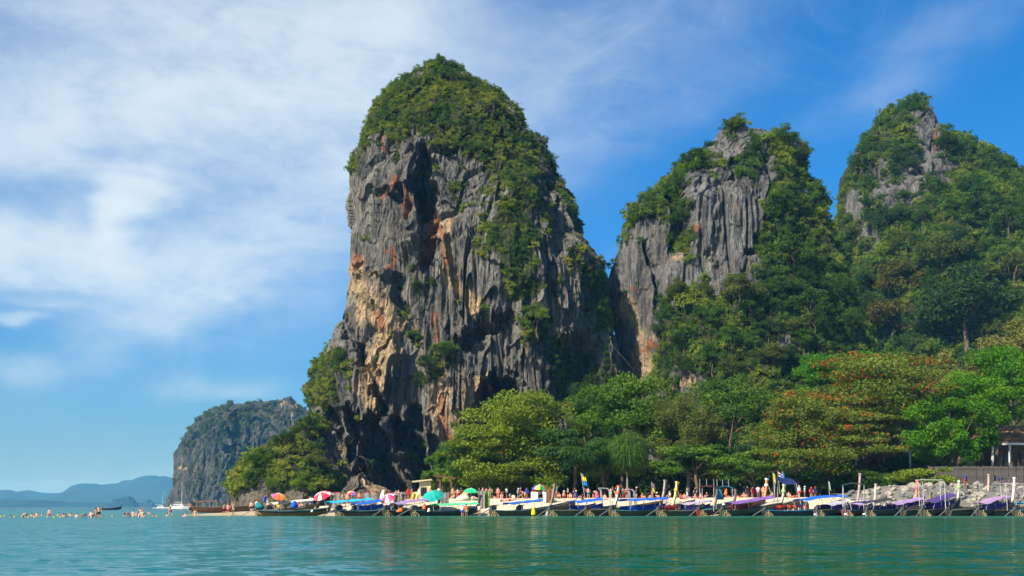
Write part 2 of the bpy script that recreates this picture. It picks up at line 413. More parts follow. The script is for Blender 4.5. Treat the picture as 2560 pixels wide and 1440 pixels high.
tower, TI = crag('limestone_tower', GREY_ROCK, tower_L, tower_R, 285, lambda t: 6 + 24 * min(1, (t / .45)) ** .6 + 4 * t, 26, 640, 600, 36, box=.72,
    carve=[([(1072, 405), (1060, 440), (1066, 480), (1050, 500)], 22, 11, .5), ([(1046, 440), (1040, 500)], 16, 6, .6), ([(1085, 450), (1088, 500)], 10, 5, .6), ([(1048, 480), (1068, 560), (1048, 640)], 34, 5), ([(998, 460), (994, 510)], 14, 4),
           ([(1019, 470), (1016, 560), (1024, 650)], 20, -3.2), ([(1036, 612)], 34, -3), ([(965, 472), (945, 488)], 14, 2),
           ([(1130, 870), (1180, 850), (1262, 800)], 26, 3.5), ([(1225, 850), (1240, 900)], 80, 3.5), ([(1245, 985), (1228, 1035), (1240, 1110)], 58, 30, .22),
           ([(1205, 1045), (1180, 1090)], 40, 14, .4), ([(1400, 965), (1410, 1010)], 30, 6), ([(1300, 800), (1325, 860), (1365, 930)], 24, -3),
           ([(945, 985), (960, 1020)], 26, 7, .4), ([(925, 1060), (955, 1130), (985, 1215)], 38, 14, .35), ([(1008, 1075), (1040, 1130), (1052, 1190)], 32, 13, .35),
           ([(1040, 1040), (1050, 1050)], 30, 8), ([(868, 1030), (880, 1110), (900, 1180)], 26, 8), ([(815, 1040), (840, 1110)], 20, 5),
           ([(958, 1040), (1005, 1115), (1068, 1215)], 24, -4.5), ([(900, 1050), (912, 1100), (916, 1190)], 18, -4), ([(1085, 1060), (1080, 1160)], 28, -3),
           ([(930, 700), (975, 800), (975, 900), (948, 975)], 44, -3.2), ([(905, 880), (925, 960)], 18, 4), ([(1080, 1090), (1090, 1150)], 14, 5),
           ([(1150, 830), (1110, 900)], 20, -2), ([(1450, 880), (1470, 1010)], 60, 4), ([(1290, 560), (1310, 700)], 60, -2), ([(1380, 440), (1400, 620)], 30, 2.5),
           ([(870, 800), (905, 900)], 16, 3), ([(1120, 600), (1135, 740)], 18, 2.2), ([(985, 700), (1000, 780)], 18, 3)],
    ochre=[([(895, 690), (930, 760), (985, 830), (950, 900), (930, 960)], 85), ([(1105, 950), (1110, 1080)], 60), ([(1200, 960), (1130, 1060)], 60),
           ([(900, 980), (930, 1010)], 50), ([(1100, 560), (1120, 700), (1180, 760)], 50), ([(850, 1110), (855, 1140)], 18), ([(1350, 760), (1320, 860)], 30)],
    red=[([(1062, 470), (1072, 560), (1040, 650)], 40), ([(1092, 560), (1105, 660)], 20), ([(958, 345), (966, 380)], 20), ([(898, 640), (905, 680)], 22),
         ([(1085, 770), (1080, 840)], 16), ([(1105, 990), (1110, 1060), (1130, 1090)], 22), ([(955, 500), (990, 440)], 20), ([(1010, 480), (1008, 530)], 14),
         ([(940, 790), (960, 830)], 20), ([(1130, 520), (1128, 550)], 12), ([(970, 620), (960, 680)], 18)],
    veg=[([(1110, 170)], 80), ([(1000, 245), (1100, 225), (1220, 235)], 85), ([(955, 275), (1080, 300), (1200, 295), (1290, 310)], 62),
         ([(1110, 345), (1200, 355), (1335, 375)], 50), ([(945, 280), (915, 370), (900, 410)], 20), ([(1340, 385), (1260, 440)], 40), ([(1235, 400), (1290, 470)], 46),
         ([(1300, 500), (1265, 560), (1290, 620)], 66), ([(1240, 600), (1290, 660), (1300, 730)], 52), ([(1395, 400), (1435, 475), (1470, 560)], 20),
         ([(1440, 640), (1490, 680)], 32), ([(1505, 720), (1518, 820)], 30), ([(1345, 810)], 46), ([(1400, 870), (1430, 960)], 50), ([(1470, 930), (1480, 1000)], 55),
         ([(1045, 720)], 20), ([(1040, 845)], 26), ([(1022, 790)], 16), ([(1112, 882), (1080, 915)], 34), ([(1045, 950)], 24), ([(838, 905), (810, 960), (800, 1000)], 40),
         ([(1135, 480)], 22), ([(1150, 515)], 16), ([(898, 425)], 18), ([(1010, 400), (990, 395)], 18), ([(1370, 560)], 22), ([(1380, 700)], 24), ([(1210, 480)], 20)],
    tuft=.44)
tag(tower, 'tall domed limestone tower with green cap and caves', 'rock tower')

crag2_L = [(1845, 308), (1808, 326), (1792, 360), (1746, 385), (1720, 410), (1690, 442), (1660, 466), (1630, 490), (1604, 496), (1586, 516), (1557, 540),
           (1546, 570), (1538, 620), (1528, 670), (1527, 720), (1536, 800), (1541, 870), (1556, 950), (1562, 1290)]
crag2_R = [(1846, 308), (1864, 332), (1880, 342), (1926, 350), (1985, 356), (2004, 372), (2012, 392), (2004, 430), (2022, 470), (2046, 510), (2052, 560),
           (2086, 650), (2126, 800), (2150, 900), (2200, 1290)]
crag2_R = [(x - 18 * max(0, 1 - abs(y - 490) / 130) + 14 * max(0, 1 - abs(y - 365) / 50), y) for x, y in crag2_R]
crag2, CI = crag('limestone_crag', GREY_ROCK2, crag2_L, crag2_R, 288, lambda t: 6 + 16 * min(1, t / .25) + 22 * max(0, t - .38) / .62, 30, 390, 420, 36, box=.8, seed=31, saw=.35, amp=.85,
    carve=[([(1690, 480), (1690, 600)], 34, 5), ([(1840, 400), (1835, 440)], 18, 3), ([(1930, 560), (1870, 640)], 14, 3), ([(1620, 620), (1630, 780)], 12, 3), ([(1760, 480), (1770, 620)], 40, -2)],
    ochre=[([(1560, 760), (1590, 850), (1600, 930)], 45), ([(1660, 960), (1720, 960)], 40), ([(1700, 640)], 30)],
    red=[([(1735, 560), (1720, 580)], 26), ([(1832, 445)], 12), ([(1605, 870), (1670, 840)], 16), ([(1570, 720)], 12)],
    veg=[([(1752, 398), (1690, 452), (1630, 505)], 40), ([(1602, 515), (1572, 560), (1552, 625)], 26), ([(1700, 500), (1690, 600)], 34), ([(1840, 318)], 24), ([(1885, 372), (1880, 420)], 30),
         ([(1960, 365), (1995, 425), (1965, 480), (1940, 540), (2020, 520)], 52), ([(1985, 570), (2040, 620), (2060, 720)], 80), ([(1720, 775), (1790, 765), (1870, 790)], 56),
         ([(1670, 850), (1800, 850), (2000, 750)], 95), ([(1950, 640), (2060, 700), (2090, 800)], 90), ([(1660, 940), (1800, 950), (2160, 920)], 80), ([(1650, 780)], 40),
         ([(1800, 1050), (2200, 1050)], 120), ([(1720, 1100)], 100), ([(1590, 840)], 18), ([(1840, 480)], 20), ([(1790, 400)], 26), ([(1850, 590)], 14)],
    bare=[([(1700, 945), (1735, 960)], 36), ([(1560, 640), (1590, 760), (1585, 930)], 60), ([(1640, 560), (1650, 700)], 40), ([(1760, 470), (1780, 660)], 60), ([(1850, 500), (1850, 660)], 52), ([(1830, 350), (1820, 400)], 26)], tuft=.40)
tag(crag2, 'grey fluted limestone crag beside the tall domed tower', 'crag')

peak_L = [(2285, 232), (2252, 238), (2226, 258), (2184, 282), (2174, 302), (2143, 337), (2124, 380), (2100, 430), (2094, 470), (2084, 492), (2090, 560),
          (2084, 650), (2062, 750), (2040, 900), (2020, 1290)]
peak_R = [(2286, 232), (2320, 243), (2344, 272), (2360, 312), (2398, 342), (2438, 362), (2478, 392), (2538, 432), (2600, 480), (2680, 560), (2770, 680), (2840, 850), (2880, 1290)]
peak_L = [(x + 16 * max(0, 1 - abs(y - 480) / 140), y + 20 * max(0, 1 - (y - 230) / 300)) for x, y in peak_L]; peak_R = [(x - 10 * max(0, 1 - (y - 230) / 300), y + 20 * max(0, 1 - (y - 230) / 300)) for x, y in peak_R]
peak, KI = crag('wooded_peak', GREY_ROCK2, peak_L, peak_R, 400, lambda t: 6 + 20 * min(1, t / .3) + 84 * max(0, t - .22) / .78, 40, 300, 300, 40, box=.85, seed=77, saw=.4, amp=.9,
    carve=[([(2130, 640), (2120, 820)], 40, 12), ([(2470, 560), (2430, 640)], 40, 8)],
    red=[([(2345, 320), (2348, 360)], 14)], ochre=[],
    vegbase=1.0, bare=[([(2328, 290), (2322, 370), (2345, 430)], 52), ([(2285, 390), (2260, 480)], 40), ([(2200, 420), (2212, 520)], 26), ([(2145, 500), (2175, 590)], 36), ([(2238, 505)], 34), ([(2300, 545)], 24), ([(2130, 380), (2150, 400)], 18)])
tag(peak, 'steep wooded limestone peak above the red-leaved trees', 'peak')

isl_L = [(735, 998), (690, 1006), (640, 1013), (600, 1018), (556, 1026), (520, 1042), (492, 1066), (467, 1096), (456, 1130), (449, 1180), (441, 1215), (426, 1258), (418, 1275)]
isl_R = [(736, 998), (760, 1014), (776, 1026), (800, 1036), (850, 1060), (880, 1150), (900, 1275)]
island, II = crag('distant_headland', FAR_ROCK, isl_L, isl_R, 1200, lambda t: 20 + 60 * t ** .6, 60, 170, 240, 40, box=.8, seed=12, feat=3.0, amp=1.0, saw=.6,
    carve=[([(583, 1060), (588, 1150), (592, 1200)], 14, 26), ([(640, 1040), (636, 1100)], 8, 12)],
    ochre=[([(720, 1030), (725, 1060)], 18), ([(612, 1045)], 8), ([(465, 1150), (470, 1170)], 10)], red=[],
    veg=[([(735, 1005), (640, 1022), (540, 1045), (480, 1090)], 20), ([(520, 1080), (505, 1120)], 22), ([(545, 1180), (600, 1190), (700, 1170)], 26), ([(440, 1230), (470, 1240)], 22), ([(660, 1110)], 22), ([(560, 1110)], 14)], tuft=.5)
tag(island, 'hazy cliff headland standing in the sea beyond the sand spit', 'headland')

prm_L = [(778, 1046), (748, 1084), (722, 1104), (642, 1140), (614, 1164), (600, 1192), (592, 1222), (586, 1290)]
prm_R = [(782, 1046), (830, 1084), (858, 1150), (880, 1200), (900, 1290)]
prom, PI_ = crag('wooded_promontory', BASE_ROCK, prm_L, prm_R, 250, lambda t: 4 + 16 * t, 14, 170, 220, 30, box=.9, seed=55, amp=.5,
    ochre=[([(850, 1112), (856, 1140)], 14)], red=[], vegbase=0,
    veg=[([(770, 1070), (730, 1120), (650, 1160), (612, 1190)], 50), ([(700, 1180), (800, 1170)], 50), ([(740, 1215), (830, 1215)], 32), ([(690, 1230)], 18)], tuft=.3)
tag(prom, 'low wooded rock promontory at the foot of the tower', 'promontory')
outc, OI = crag('rock_outcrop', BASE_ROCK, [(905, 1186), (880, 1192), (860, 1215), (845, 1245), (840, 1290)], [(906, 1186), (918, 1190), (935, 1212), (965, 1225), (990, 1246), (1000, 1290)],
    228, lambda t: 3 + 6 * t, 5, 110, 150, 24, box=.9, seed=91, amp=.75, feat=.7, ochre=[([(900, 1190), (940, 1215), (970, 1230)], 22)], red=[], veg=[([(885, 1238)], 12)])
tag(outc, 'tan topped rock outcrop below the dark foot of the tower', 'rock')

# ---------------------------------------------------------------- far hills
hill_m = pbr('hill_forest', (.012, .03, .03), .95, .05, 0, .3, .004)
def ridge(name, pts, Y, depth, hb=0):
    n = 160
    xs = np.linspace(pts[0][0], pts[-1][0], n); ys = np.interp(xs, [p[0] for p in pts], [p[1] for p in pts])
    prof_h = (HZ - ys) / FPX * Y + EYE
    rows = 13; V = []
    for j in range(rows):
        s_ = -1 + 2 * j / (rows - 1); fall = 1 - abs(s_) ** 1.3
        X = (xs - CXP) / FPX * Y; YY = np.full(n, Y + s_ * depth)
        nn = fbm(X / (depth * .35), YY / (depth * .35), np.full(n, Y * .01), 4)
        h = prof_h * fall * (1 + (.35 * nn if abs(s_) > .05 else .06 * nn)) - 2
        V.append(np.stack([X, YY, h], -1))
    V = np.array(V).reshape(-1, 3); idx = np.arange(rows * n).reshape(rows, n)
    F = np.stack([idx[:-1, :-1], idx[:-1, 1:], idx[1:, 1:], idx[1:, :-1]], -1).reshape(-1, 4)
    return tag(link(name, np_mesh(name, V, F, smooth=True), hill_m), kind='structure')
ridge('hills', [(-700, 1235), (-300, 1215), (-100, 1222), (25, 1226), (30, 1229), (70, 1224), (110, 1231), (170, 1231), (195, 1218), (235, 1209), (255, 1212), (290, 1206), (330, 1200), (352, 1194),
      (364, 1188), (375, 1190), (382, 1194), (392, 1192), (410, 1197), (440, 1197), (520, 1205), (650, 1222), (800, 1250)], 6500, 700)
ridge('low_hills', [(-600, 1262), (-200, 1250), (0, 1247), (120, 1250), (200, 1256), (300, 1255), (420, 1258), (520, 1262), (600, 1267)], 4600, 300)
hm2 = hill_m
for nm, lab, pts, Y in (('islet', 'dark rounded islet before the blue hills', [(266, 1268), (275, 1256), (290, 1246), (312, 1241), (328, 1241), (336, 1250), (345, 1260), (350, 1268)], 4200),
                        ('islet', 'smaller dark islet beside the rounded islet', [(352, 1268), (360, 1252), (372, 1247), (384, 1254), (392, 1268)], 4300)):
    o = ridge(nm, pts, Y, 40); del o['kind']; tag(o, lab, 'islet', 'islets before the blue hills')

# ---------------------------------------------------------------- beach and land
def ground_z(x, y):
    """height of the sand and of the land behind it"""
    x = np.asarray(x, float); y = np.asarray(y, float)
    A = np.interp(x, [-75, -58, -50, -42, -36, -28, -15, 40, 90, 120], [-.9, -.45, .0, .5, .75, 1.5, 2.5, 2.7, 3.0, 3.0])
    wob = .8 * np.sin(x * .21) + .5 * np.sin(x * .53 + 1)
    up = sstep(y + wob, 151.0 - 3.5 * sstep(-x, 30, 42), 169)
    z = -.55 + (A + .55) * up ** .8
    back = sstep(y, 172, 192) * sstep(-x, 30, 46)                  # behind the spit the sea comes in again
    z = z * (1 - back) - 1.0 * back
    z = z + sstep(y, 195, 330) * 3 * (1 - sstep(-x, 20, 46))
    return z
gx = np.concatenate([np.linspace(-90, 130, 331)]); gy = np.concatenate([np.linspace(140, 185, 110), np.linspace(187, 470, 48)])
GX, GY = np.meshgrid(gx, gy)
GXs = GX * np.where(GY > 185, 1 + (GY - 185) / 285 * 1.1, 1)
gz = ground_z(GX, GY) + .03 * fbm(GX / 1.3, GY / 1.3, GX * 0, 3) + .06 * fbm(GX / 6, GY / 6, GX * 0, 2)
idx = np.arange(GX.size).reshape(GX.shape)
F = np.stack([idx[:-1, :-1], idx[:-1, 1:], idx[1:, 1:], idx[1:, :-1]], -1).reshape(-1, 4)
sand = bpy.data.materials.new('sand'); sand.use_nodes = True
t = NT(sand.node_tree); b = t.n['Principled BSDF']; P = t.node('ShaderNodeNewGeometry').outputs['Position']
sp = t.node('ShaderNodeSeparateXYZ', {0: P})
c = t.mix(t.ramp(t.noise(P, .6, 6, .65), .3, .7), rgb(.42, .35, .24), rgb(.56, .49, .36))
c = t.mix(t.ramp(t.m('ADD', sp.outputs[2], t.m('MULTIPLY', t.noise(P, .4, 4), .5)), 1.45, .55), c, rgb(.33, .27, .17))       # wet sand by the water
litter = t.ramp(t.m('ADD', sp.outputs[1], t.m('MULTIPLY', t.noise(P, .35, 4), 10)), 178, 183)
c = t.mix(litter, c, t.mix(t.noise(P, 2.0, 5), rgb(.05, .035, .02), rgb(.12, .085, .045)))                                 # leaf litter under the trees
t.put(c, b.inputs['Base Color']); b.inputs['Roughness'].default_value = .95; b.inputs['Specular IOR Level'].default_value = .1
t.put(t.node('ShaderNodeBump', {'Strength': .5, 'Distance': .08, 'Height': t.noise(P, 3.0, 6, .7)}).outputs[0], b.inputs['Normal'])
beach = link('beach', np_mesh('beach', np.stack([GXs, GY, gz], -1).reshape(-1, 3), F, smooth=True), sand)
tag(beach, kind='structure')
def gz1(x, y): return float(ground_z(x, y))

# ---------------------------------------------------------------- sea
wm = bpy.data.materials.new('sea_water'); wm.use_nodes = True
t = NT(wm.node_tree); b = t.n['Principled BSDF']; P = t.node('ShaderNodeNewGeometry').outputs['Position']
sp = t.node('ShaderNodeSeparateXYZ', {0: P}); xx, yy = sp.outputs[0], sp.outputs[1]
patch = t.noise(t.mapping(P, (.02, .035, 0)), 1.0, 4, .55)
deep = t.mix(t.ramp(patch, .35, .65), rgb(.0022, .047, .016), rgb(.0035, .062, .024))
bar = t.ramp(t.m('ADD', t.m('ADD', xx, t.m('MULTIPLY', yy, .20)), t.m('MULTIPLY', patch, 9)), 9.0, 4.0)  # mask of the paler left water: painted sky reflection, some shallow turquoise
deep = t.mix(t.m('MULTIPLY', bar, .9), deep, rgb(.020, .128, .148))                                  # paler to the left: sky reflection painted into the body colour, with some shallow turquoise
shal = t.m('MULTIPLY', t.ramp(t.m('ADD', yy, t.m('MULTIPLY', patch, 40)), 120, 175), t.ramp(yy, 260, 185))
body = t.mix(t.m('MULTIPLY', shal, .8), deep, rgb(.025, .125, .095))                                    # shallow water over pale sand
body = t.mix(t.ramp(yy, 250, 900), body, rgb(.02, .075, .085))
b.inputs['Roughness'].default_value = .08
def slope(sc, k, det=2):
    n = t.node('ShaderNodeTexNoise', {'Vector': t.mapping(P, sc), 'Scale': 1.0, 'Detail': det, 'Roughness': .55, 'Distortion': .5})
    v = t.node('ShaderNodeVectorMath', {0: n.outputs['Color'], 1: (.5, .5, .5)}, operation='SUBTRACT').outputs[0]
    return t.node('ShaderNodeVectorMath', {0: v, 1: (k * .6, k, 0)}, operation='MULTIPLY').outputs[0]
gust = t.ramp(t.noise(t.mapping(P, (.03, .05, 0)), 1.0, 3, .5), .3, .7, .75, 1.25)
sl = t.node('ShaderNodeVectorMath', {0: slope((.75, .6, 1), 1.6), 1: slope((1.6, 2.6, 1), 1.35)}, operation='ADD').outputs[0]
sl = t.node('ShaderNodeVectorMath', {0: sl, 1: slope((.16, .4, 1), .35)}, operation='ADD').outputs[0]
sc_ = t.node('ShaderNodeVectorMath', {0: sl}, operation='SCALE'); t.put(gust, sc_.inputs['Scale'])
nv = t.node('ShaderNodeVectorMath', {0: sc_.outputs[0], 1: (0, 0, 1)}, operation='ADD').outputs[0]
t.put(t.node('ShaderNodeVectorMath', {0: nv}, operation='NORMALIZE').outputs[0], b.inputs['Normal'])
nrm = b.inputs['Normal'].links[0].from_socket
t.n.remove(b)
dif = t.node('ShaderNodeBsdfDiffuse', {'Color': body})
glo = t.node('ShaderNodeBsdfGlossy', {'Color': rgb(1, 1, 1), 'Roughness': .10, 'Normal': nrm})
fre = t.node('ShaderNodeFresnel', {'IOR': 1.33, 'Normal': nrm})
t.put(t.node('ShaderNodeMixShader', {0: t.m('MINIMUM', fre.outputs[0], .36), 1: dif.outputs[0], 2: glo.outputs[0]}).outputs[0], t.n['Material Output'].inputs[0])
yr = np.concatenate([np.geomspace(5, 60, 150), np.geomspace(61, 400, 80), np.geomspace(420, 8500, 24)])
xf = np.linspace(-1, 1, 90)
WX = xf[None] * (yr[:, None] * 1.05 + 12); WY = np.repeat(yr[:, None], len(xf), 1)
amp = np.clip(1.6 - np.log10(yr) * .75, 0, 1)[:, None]
wz = amp * (.035 * pn(WX / 2.2, WY / 1.6, WX * 0) + .05 * pn(WX / 6, WY / 4, WX * 0 + 3) + .015 * pn(WX / .8, WY / .7, WX * 0 + 9)) * (1 - sstep(yr, 130, 147))[:, None]
idx = np.arange(WX.size).reshape(WX.shape)
F = np.stack([idx[:-1, :-1], idx[:-1, 1:], idx[1:, 1:], idx[1:, :-1]], -1).reshape(-1, 4)
V = np.stack([WX, WY, wz], -1).reshape(-1, 3)
# the same sea behind and beside the camera
k0 = len(V); far = 8900
back = np.array([(-far, 8500, 0), (-far, -1500, 0), (far, -1500, 0), (far, 8500, 0)])
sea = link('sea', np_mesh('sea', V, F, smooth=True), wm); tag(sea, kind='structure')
mb = MB()
e = lambda i, j: tuple(V[idx[i, j]])
nr = len(yr)
mb.add([e(0, 0), e(0, -1), (far, 5, 0), (far, -1500, 0), (-far, -1500, 0), (-far, 5, 0)], [(0, 1, 2, 3, 4, 5)][::1])
L_ = [e(i, 0)[:2] + (0,) for i in range(0, nr, 6)] + [e(nr - 1, 0)]; R_ = [e(i, nr and len(xf) - 1)[:2] + (0,) for i in range(0, nr, 6)] + [e(nr - 1, len(xf) - 1)]
for side, far_x in ((L_, -far), (R_, far)):
    row = [[(p[0], p[1], -.02) for p in side], [(far_x, p[1], -.02) for p in side]]
    mb.grid(row if far_x > 0 else row[::-1])
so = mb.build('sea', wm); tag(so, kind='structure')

# ---------------------------------------------------------------- air
hz = MB().box((0, 3700, 101), (18400, 11200, 208))
hm = bpy.data.materials.new('haze'); hm.use_nodes = True
t = NT(hm.node_tree); t.n.clear()
pv = t.node('ShaderNodeVolumePrincipled', {'Color': rgb(.14, .50, .95), 'Absorption Color': rgb(1, 1, 1), 'Density': 1.05e-4, 'Anisotropy': 0.0})
t.node('ShaderNodeOutputMaterial', {'Volume': pv.outputs[0]})
haze = hz.build('haze', hm); tag(haze, kind='stuff')
# ---------------------------------------------------------------- leaves
def leaf_mat(name, cols, red=None, redamt=0.0, trans=.40, kind='GEOMETRY', k=.25):
    """cols: dark to light leaf colours, chosen per leaf (tint) and per patch of the crown"""
    m = bpy.data.materials.new(name); m.use_nodes = True
    t = NT(m.node_tree); b = t.n['Principled BSDF']; out = t.n['Material Output']
    P = t.node('ShaderNodeNewGeometry').outputs['Position']
    tint = t.attr('tint', 'GEOMETRY')
    v = t.m('ADD', t.m('MULTIPLY', tint, .45), t.m('MULTIPLY', t.noise(P, k, 3, .6), .65))
    if kind == 'INSTANCER': v = t.m('ADD', t.m('MULTIPLY', v, .45), t.m('MULTIPLY', t.attr('shade', 'INSTANCER'), .55))
    n = t.node('ShaderNodeValToRGB', {0: v}); cr = n.color_ramp
    cr.elements[0].position, cr.elements[0].color = .18, rgb(*cols[0])
    cr.elements[1].position, cr.elements[1].color = .82, rgb(*cols[-1])
    for i, c in enumerate(cols[1:-1]): e_ = cr.elements.new(.18 + .64 * (i + 1) / (len(cols) - 1)); e_.color = rgb(*c)
    c = n.outputs[0]
    if red:
        rm = t.ramp(t.m('ADD', t.m('MULTIPLY', t.attr('ruddy'), .45), t.m('MULTIPLY', t.noise(P, .75, 3, .6), 1.0)), 1.0 - redamt, 1.06 - redamt)
        c = t.mix(rm, c, rgb(*red))
    t.put(c, b.inputs['Base Color']); b.inputs['Roughness'].default_value = .55; b.inputs['Specular IOR Level'].default_value = .12
    tr = t.node('ShaderNodeBsdfTranslucent', {'Color': t.mix(.5, c, rgb(.16, .22, .02))})
    t.put(t.node('ShaderNodeMixShader', {0: trans, 1: b.outputs[0], 2: tr.outputs[0]}).outputs[0], out.inputs[0])
    return m

BARK = pbr('bark', (.10, .075, .05), .9, .1, 0, .4, 2.0, .5)
BARK_PALE = pbr('pale_bark', (.22, .19, .15), .9, .1, 0, .3, 2.0, .5)

def leaves(cent, axis, nrm, ln, wd, fold=.18):
    """folded four-cornered leaves: centres, long axes, normals, lengths, widths"""
    n = len(cent)
    axis = axis / (np.linalg.norm(axis, axis=1)[:, None] + 1e-9)
    side = np.cross(axis, nrm); side /= (np.linalg.norm(side, axis=1)[:, None] + 1e-9)
    up = np.cross(side, axis)
    ln, wd = ln[:, None], wd[:, None]
    a = cent - axis * ln * .5; c = cent + axis * ln * .5 - up * ln * fold
    b_ = cent + side * wd * .5 + up * wd * fold; d = cent - side * wd * .5 + up * wd * fold
    V = np.stack([a, b_, c, d], 1).reshape(-1, 3)
    F = np.arange(n * 4).reshape(n, 4)
    return V, F

def unit(n, rng):
    v = rng.normal(size=(n, 3)); return v / np.linalg.norm(v, axis=1)[:, None]

def crown_mesh(name, subs, nl, size, rng, flat=.6, ruddy=False, droop=0.0, upb=.7, narrow=.55):
    """subs: rows (x, y, z, rx, ry, rz) of leaf clumps; nl leaves in all shared out by clump surface"""
    subs = np.asarray(subs, float)
    wgt = (subs[:, 3] * subs[:, 4] + subs[:, 3] * subs[:, 5]); wgt = wgt / wgt.sum()
    cl = rng.choice(len(subs), nl, p=wgt)
    u = unit(nl, rng); r = rng.random(nl) ** .42
    r = np.where(rng.random(nl) < .06, r * 1.25, r)
    c = subs[cl, :3] + u * r[:, None] * subs[cl, 3:]
    nrm = u * (1 - upb) + np.array([0, 0, upb]) + rng.normal(size=(nl, 3)) * .38
    ax = np.cross(nrm, unit(nl, rng)) + u * .4; ax[:, 2] -= droop
    ln = size * rng.uniform(.65, 1.35, nl); V, F = leaves(c, ax, nrm, ln, ln * narrow)
    ct = rng.random(len(subs))[cl] * .55 + rng.random(nl) * .45
    at = {'tint': np.repeat(ct, 4)}
    if ruddy: at['ruddy'] = np.repeat(np.clip(rng.random(len(subs))[cl] * .6 + rng.random(nl) * .45, 0, 1), 4)
    return np_mesh(name, V, F, at)

def blob_subs(n, R, rng, sub=.42, low=-.35, skew=1.0):
    """clumps spread over an ellipsoid of radii R, fewer underneath"""
    out = []
    while len(out) < n:
        u = rng.normal(size=3); u /= np.linalg.norm(u)
        if u[2] < low: continue
        k = rng.uniform(.45, .92)
        s_ = sub * rng.uniform(.6, 1.25)
        out.append((u[0] * R[0] * k, u[1] * R[1] * k, u[2] * R[2] * k, R[0] * s_, R[1] * s_, R[2] * s_ * .75))
    return out

def tier_subs(R, rng, tiers, per, thick=.17):
    """flat, wide layers like those of a sea almond"""
    out = []
    for i in range(tiers):
        h = -1 + 2 * (i + .5) / tiers
        w_ = math.sqrt(max(.05, 1 - (max(h, -.2) * .9) ** 2)) * rng.uniform(.85, 1.05)
        m_ = max(4, int(per * w_))
        for k in range(m_):
            a = 2 * math.pi * (k + rng.random()) / m_; q = rng.uniform(.25, .95)
            s_ = rng.uniform(.2, .36)
            out.append((math.cos(a) * R[0] * w_ * q, math.sin(a) * R[1] * w_ * q, h * R[2] + rng.normal() * R[2] * .09 - q * R[2] * .12, R[0] * s_, R[1] * s_, R[2] * thick * rng.uniform(.7, 1.4)))
    return out

def trunk_mb(base, top, r, rng, limbs, n=7, bend=.06):
    """tapered, slightly crooked trunk with limbs to the given points (all relative)"""
    mb = MB(); base, top = Vector(base), Vector(top); d = top - base
    pts = [base + d * f + Vector((rng.normal(), rng.normal(), 0)) * d.length * bend * (f if f < 1 else .6) for f in (0, .15, .35, .6, .85, 1)]
    mb.tube(pts, [r * 1.45, r * 1.05, r * .92, r * .75, r * .5, r * .3], n)
    for q in limbs:
        q = Vector(q); f = rng.uniform(.35, .85); k = f * 5
        s_ = base + d * f
        mid = s_.lerp(q, .5) + Vector((rng.normal(), rng.normal(), rng.uniform(.2, 1.0))) * (q - s_).length * .1
        mb.tube([s_, mid, q], [r * .42, r * .26, r * .08], 5)
    return mb

def tree(name, label, x0, x1, ytop, ybot, Y, mat, nl, size, style='round', group=None, ry=None, trunkx=None, trunk_r=.32, bark=None, seed=1, ground=None, cat='tree', nsub=26, **kw):
    """a tree whose crown fills the pixel box x0..x1, ytop..ybot at depth Y"""
    rng = np.random.default_rng(seed)
    a, b_ = Vector(px(x0, ytop, Y)), Vector(px(x1, ybot, Y)); c = (a + b_) / 2
    R = ((b_.x - a.x) / 2, ry or (b_.x - a.x) * .42, (a.z - b_.z) / 2)
    g = gz1(c.x, Y) if ground is None else ground
    tx = c.x if trunkx is None else px(trunkx, 0, Y)[0]
    root = empty(name, (tx, Y, g - .1)); tag(root, label, cat, group)
    off = np.array([c.x - tx, 0, c.z - g + .1])
    if style == 'tier': subs = tier_subs(R, rng, kw.get('tiers', 6), kw.get('per', 11), kw.get('thick', .17))
    elif style == 'cone':
        subs = []
        for i in range(9):
            h = -1 + 2 * i / 8; w_ = (1 - h) / 2 * .9 + .08
            for k in range(5):
                an = rng.random() * 6.28; subs.append((math.cos(an) * R[0] * w_ * .6, math.sin(an) * R[1] * w_ * .6, h * R[2], R[0] * .45 * w_ + .3, R[1] * .45 * w_ + .3, R[2] * .07))
    else: subs = blob_subs(nsub, R, rng, kw.get('sub', .36), kw.get('low', -.75))
    sk = kw.get('skew')
    subs = np.array(subs)
    if sk is not None: subs[:, 2] += subs[:, 0] * sk                    # crown that climbs to one side
    subs[:, :3] += off
    cm = crown_mesh('crown', subs, nl, size, rng, ruddy=kw.get('ruddy', False), droop=kw.get('droop', 0), upb=kw.get('upb', .6), narrow=kw.get('narrow', .55))
    link('crown', cm, mat, root)
    lim = [tuple(subs[i, :3] - np.array([0, 0, subs[i, 5] * .3])) for i in rng.choice(len(subs), min(len(subs), kw.get('limbs', 9)), replace=False)]
    trunk_mb((0, 0, -.4), (off[0] * .7, 0, off[2] + R[2] * .25), trunk_r, rng, lim).build('trunk', bark or BARK, root, smooth=True)
    return root

# ---------------------------------------------------------------- bushes that clothe the crags (countless: one mass per crag)
def clump_mesh(i, n, size, rng):
    subs = blob_subs(7, (1, 1, .85), rng, .5, -.5)
    return crown_mesh('leaf_clump', subs, n, size, rng, upb=.55)

BANK = bpy.data.collections.new('leaf_bank')
for i in range(5):
    r_ = np.random.default_rng(100 + i)
    BANK.objects.link(bpy.data.objects.new('leaf_clump', clump_mesh(i, 150, .30, r_)))
CRAG_GREEN = leaf_mat('crag_foliage', [(0.0145, 0.04752, 0.007), (0.0522, 0.1122, 0.01), (0.1377, 0.2046, 0.016), (0.2755, 0.2838, 0.032)], kind='INSTANCER', k=.12)
HAZE_GREEN = leaf_mat('headland_foliage', [(0.029, 0.066, 0.015), (0.0725, 0.1122, 0.02), (0.116, 0.1452, 0.03)], kind='INSTANCER', k=.03)
for o in BANK.objects: o.data.materials.append(CRAG_GREEN)

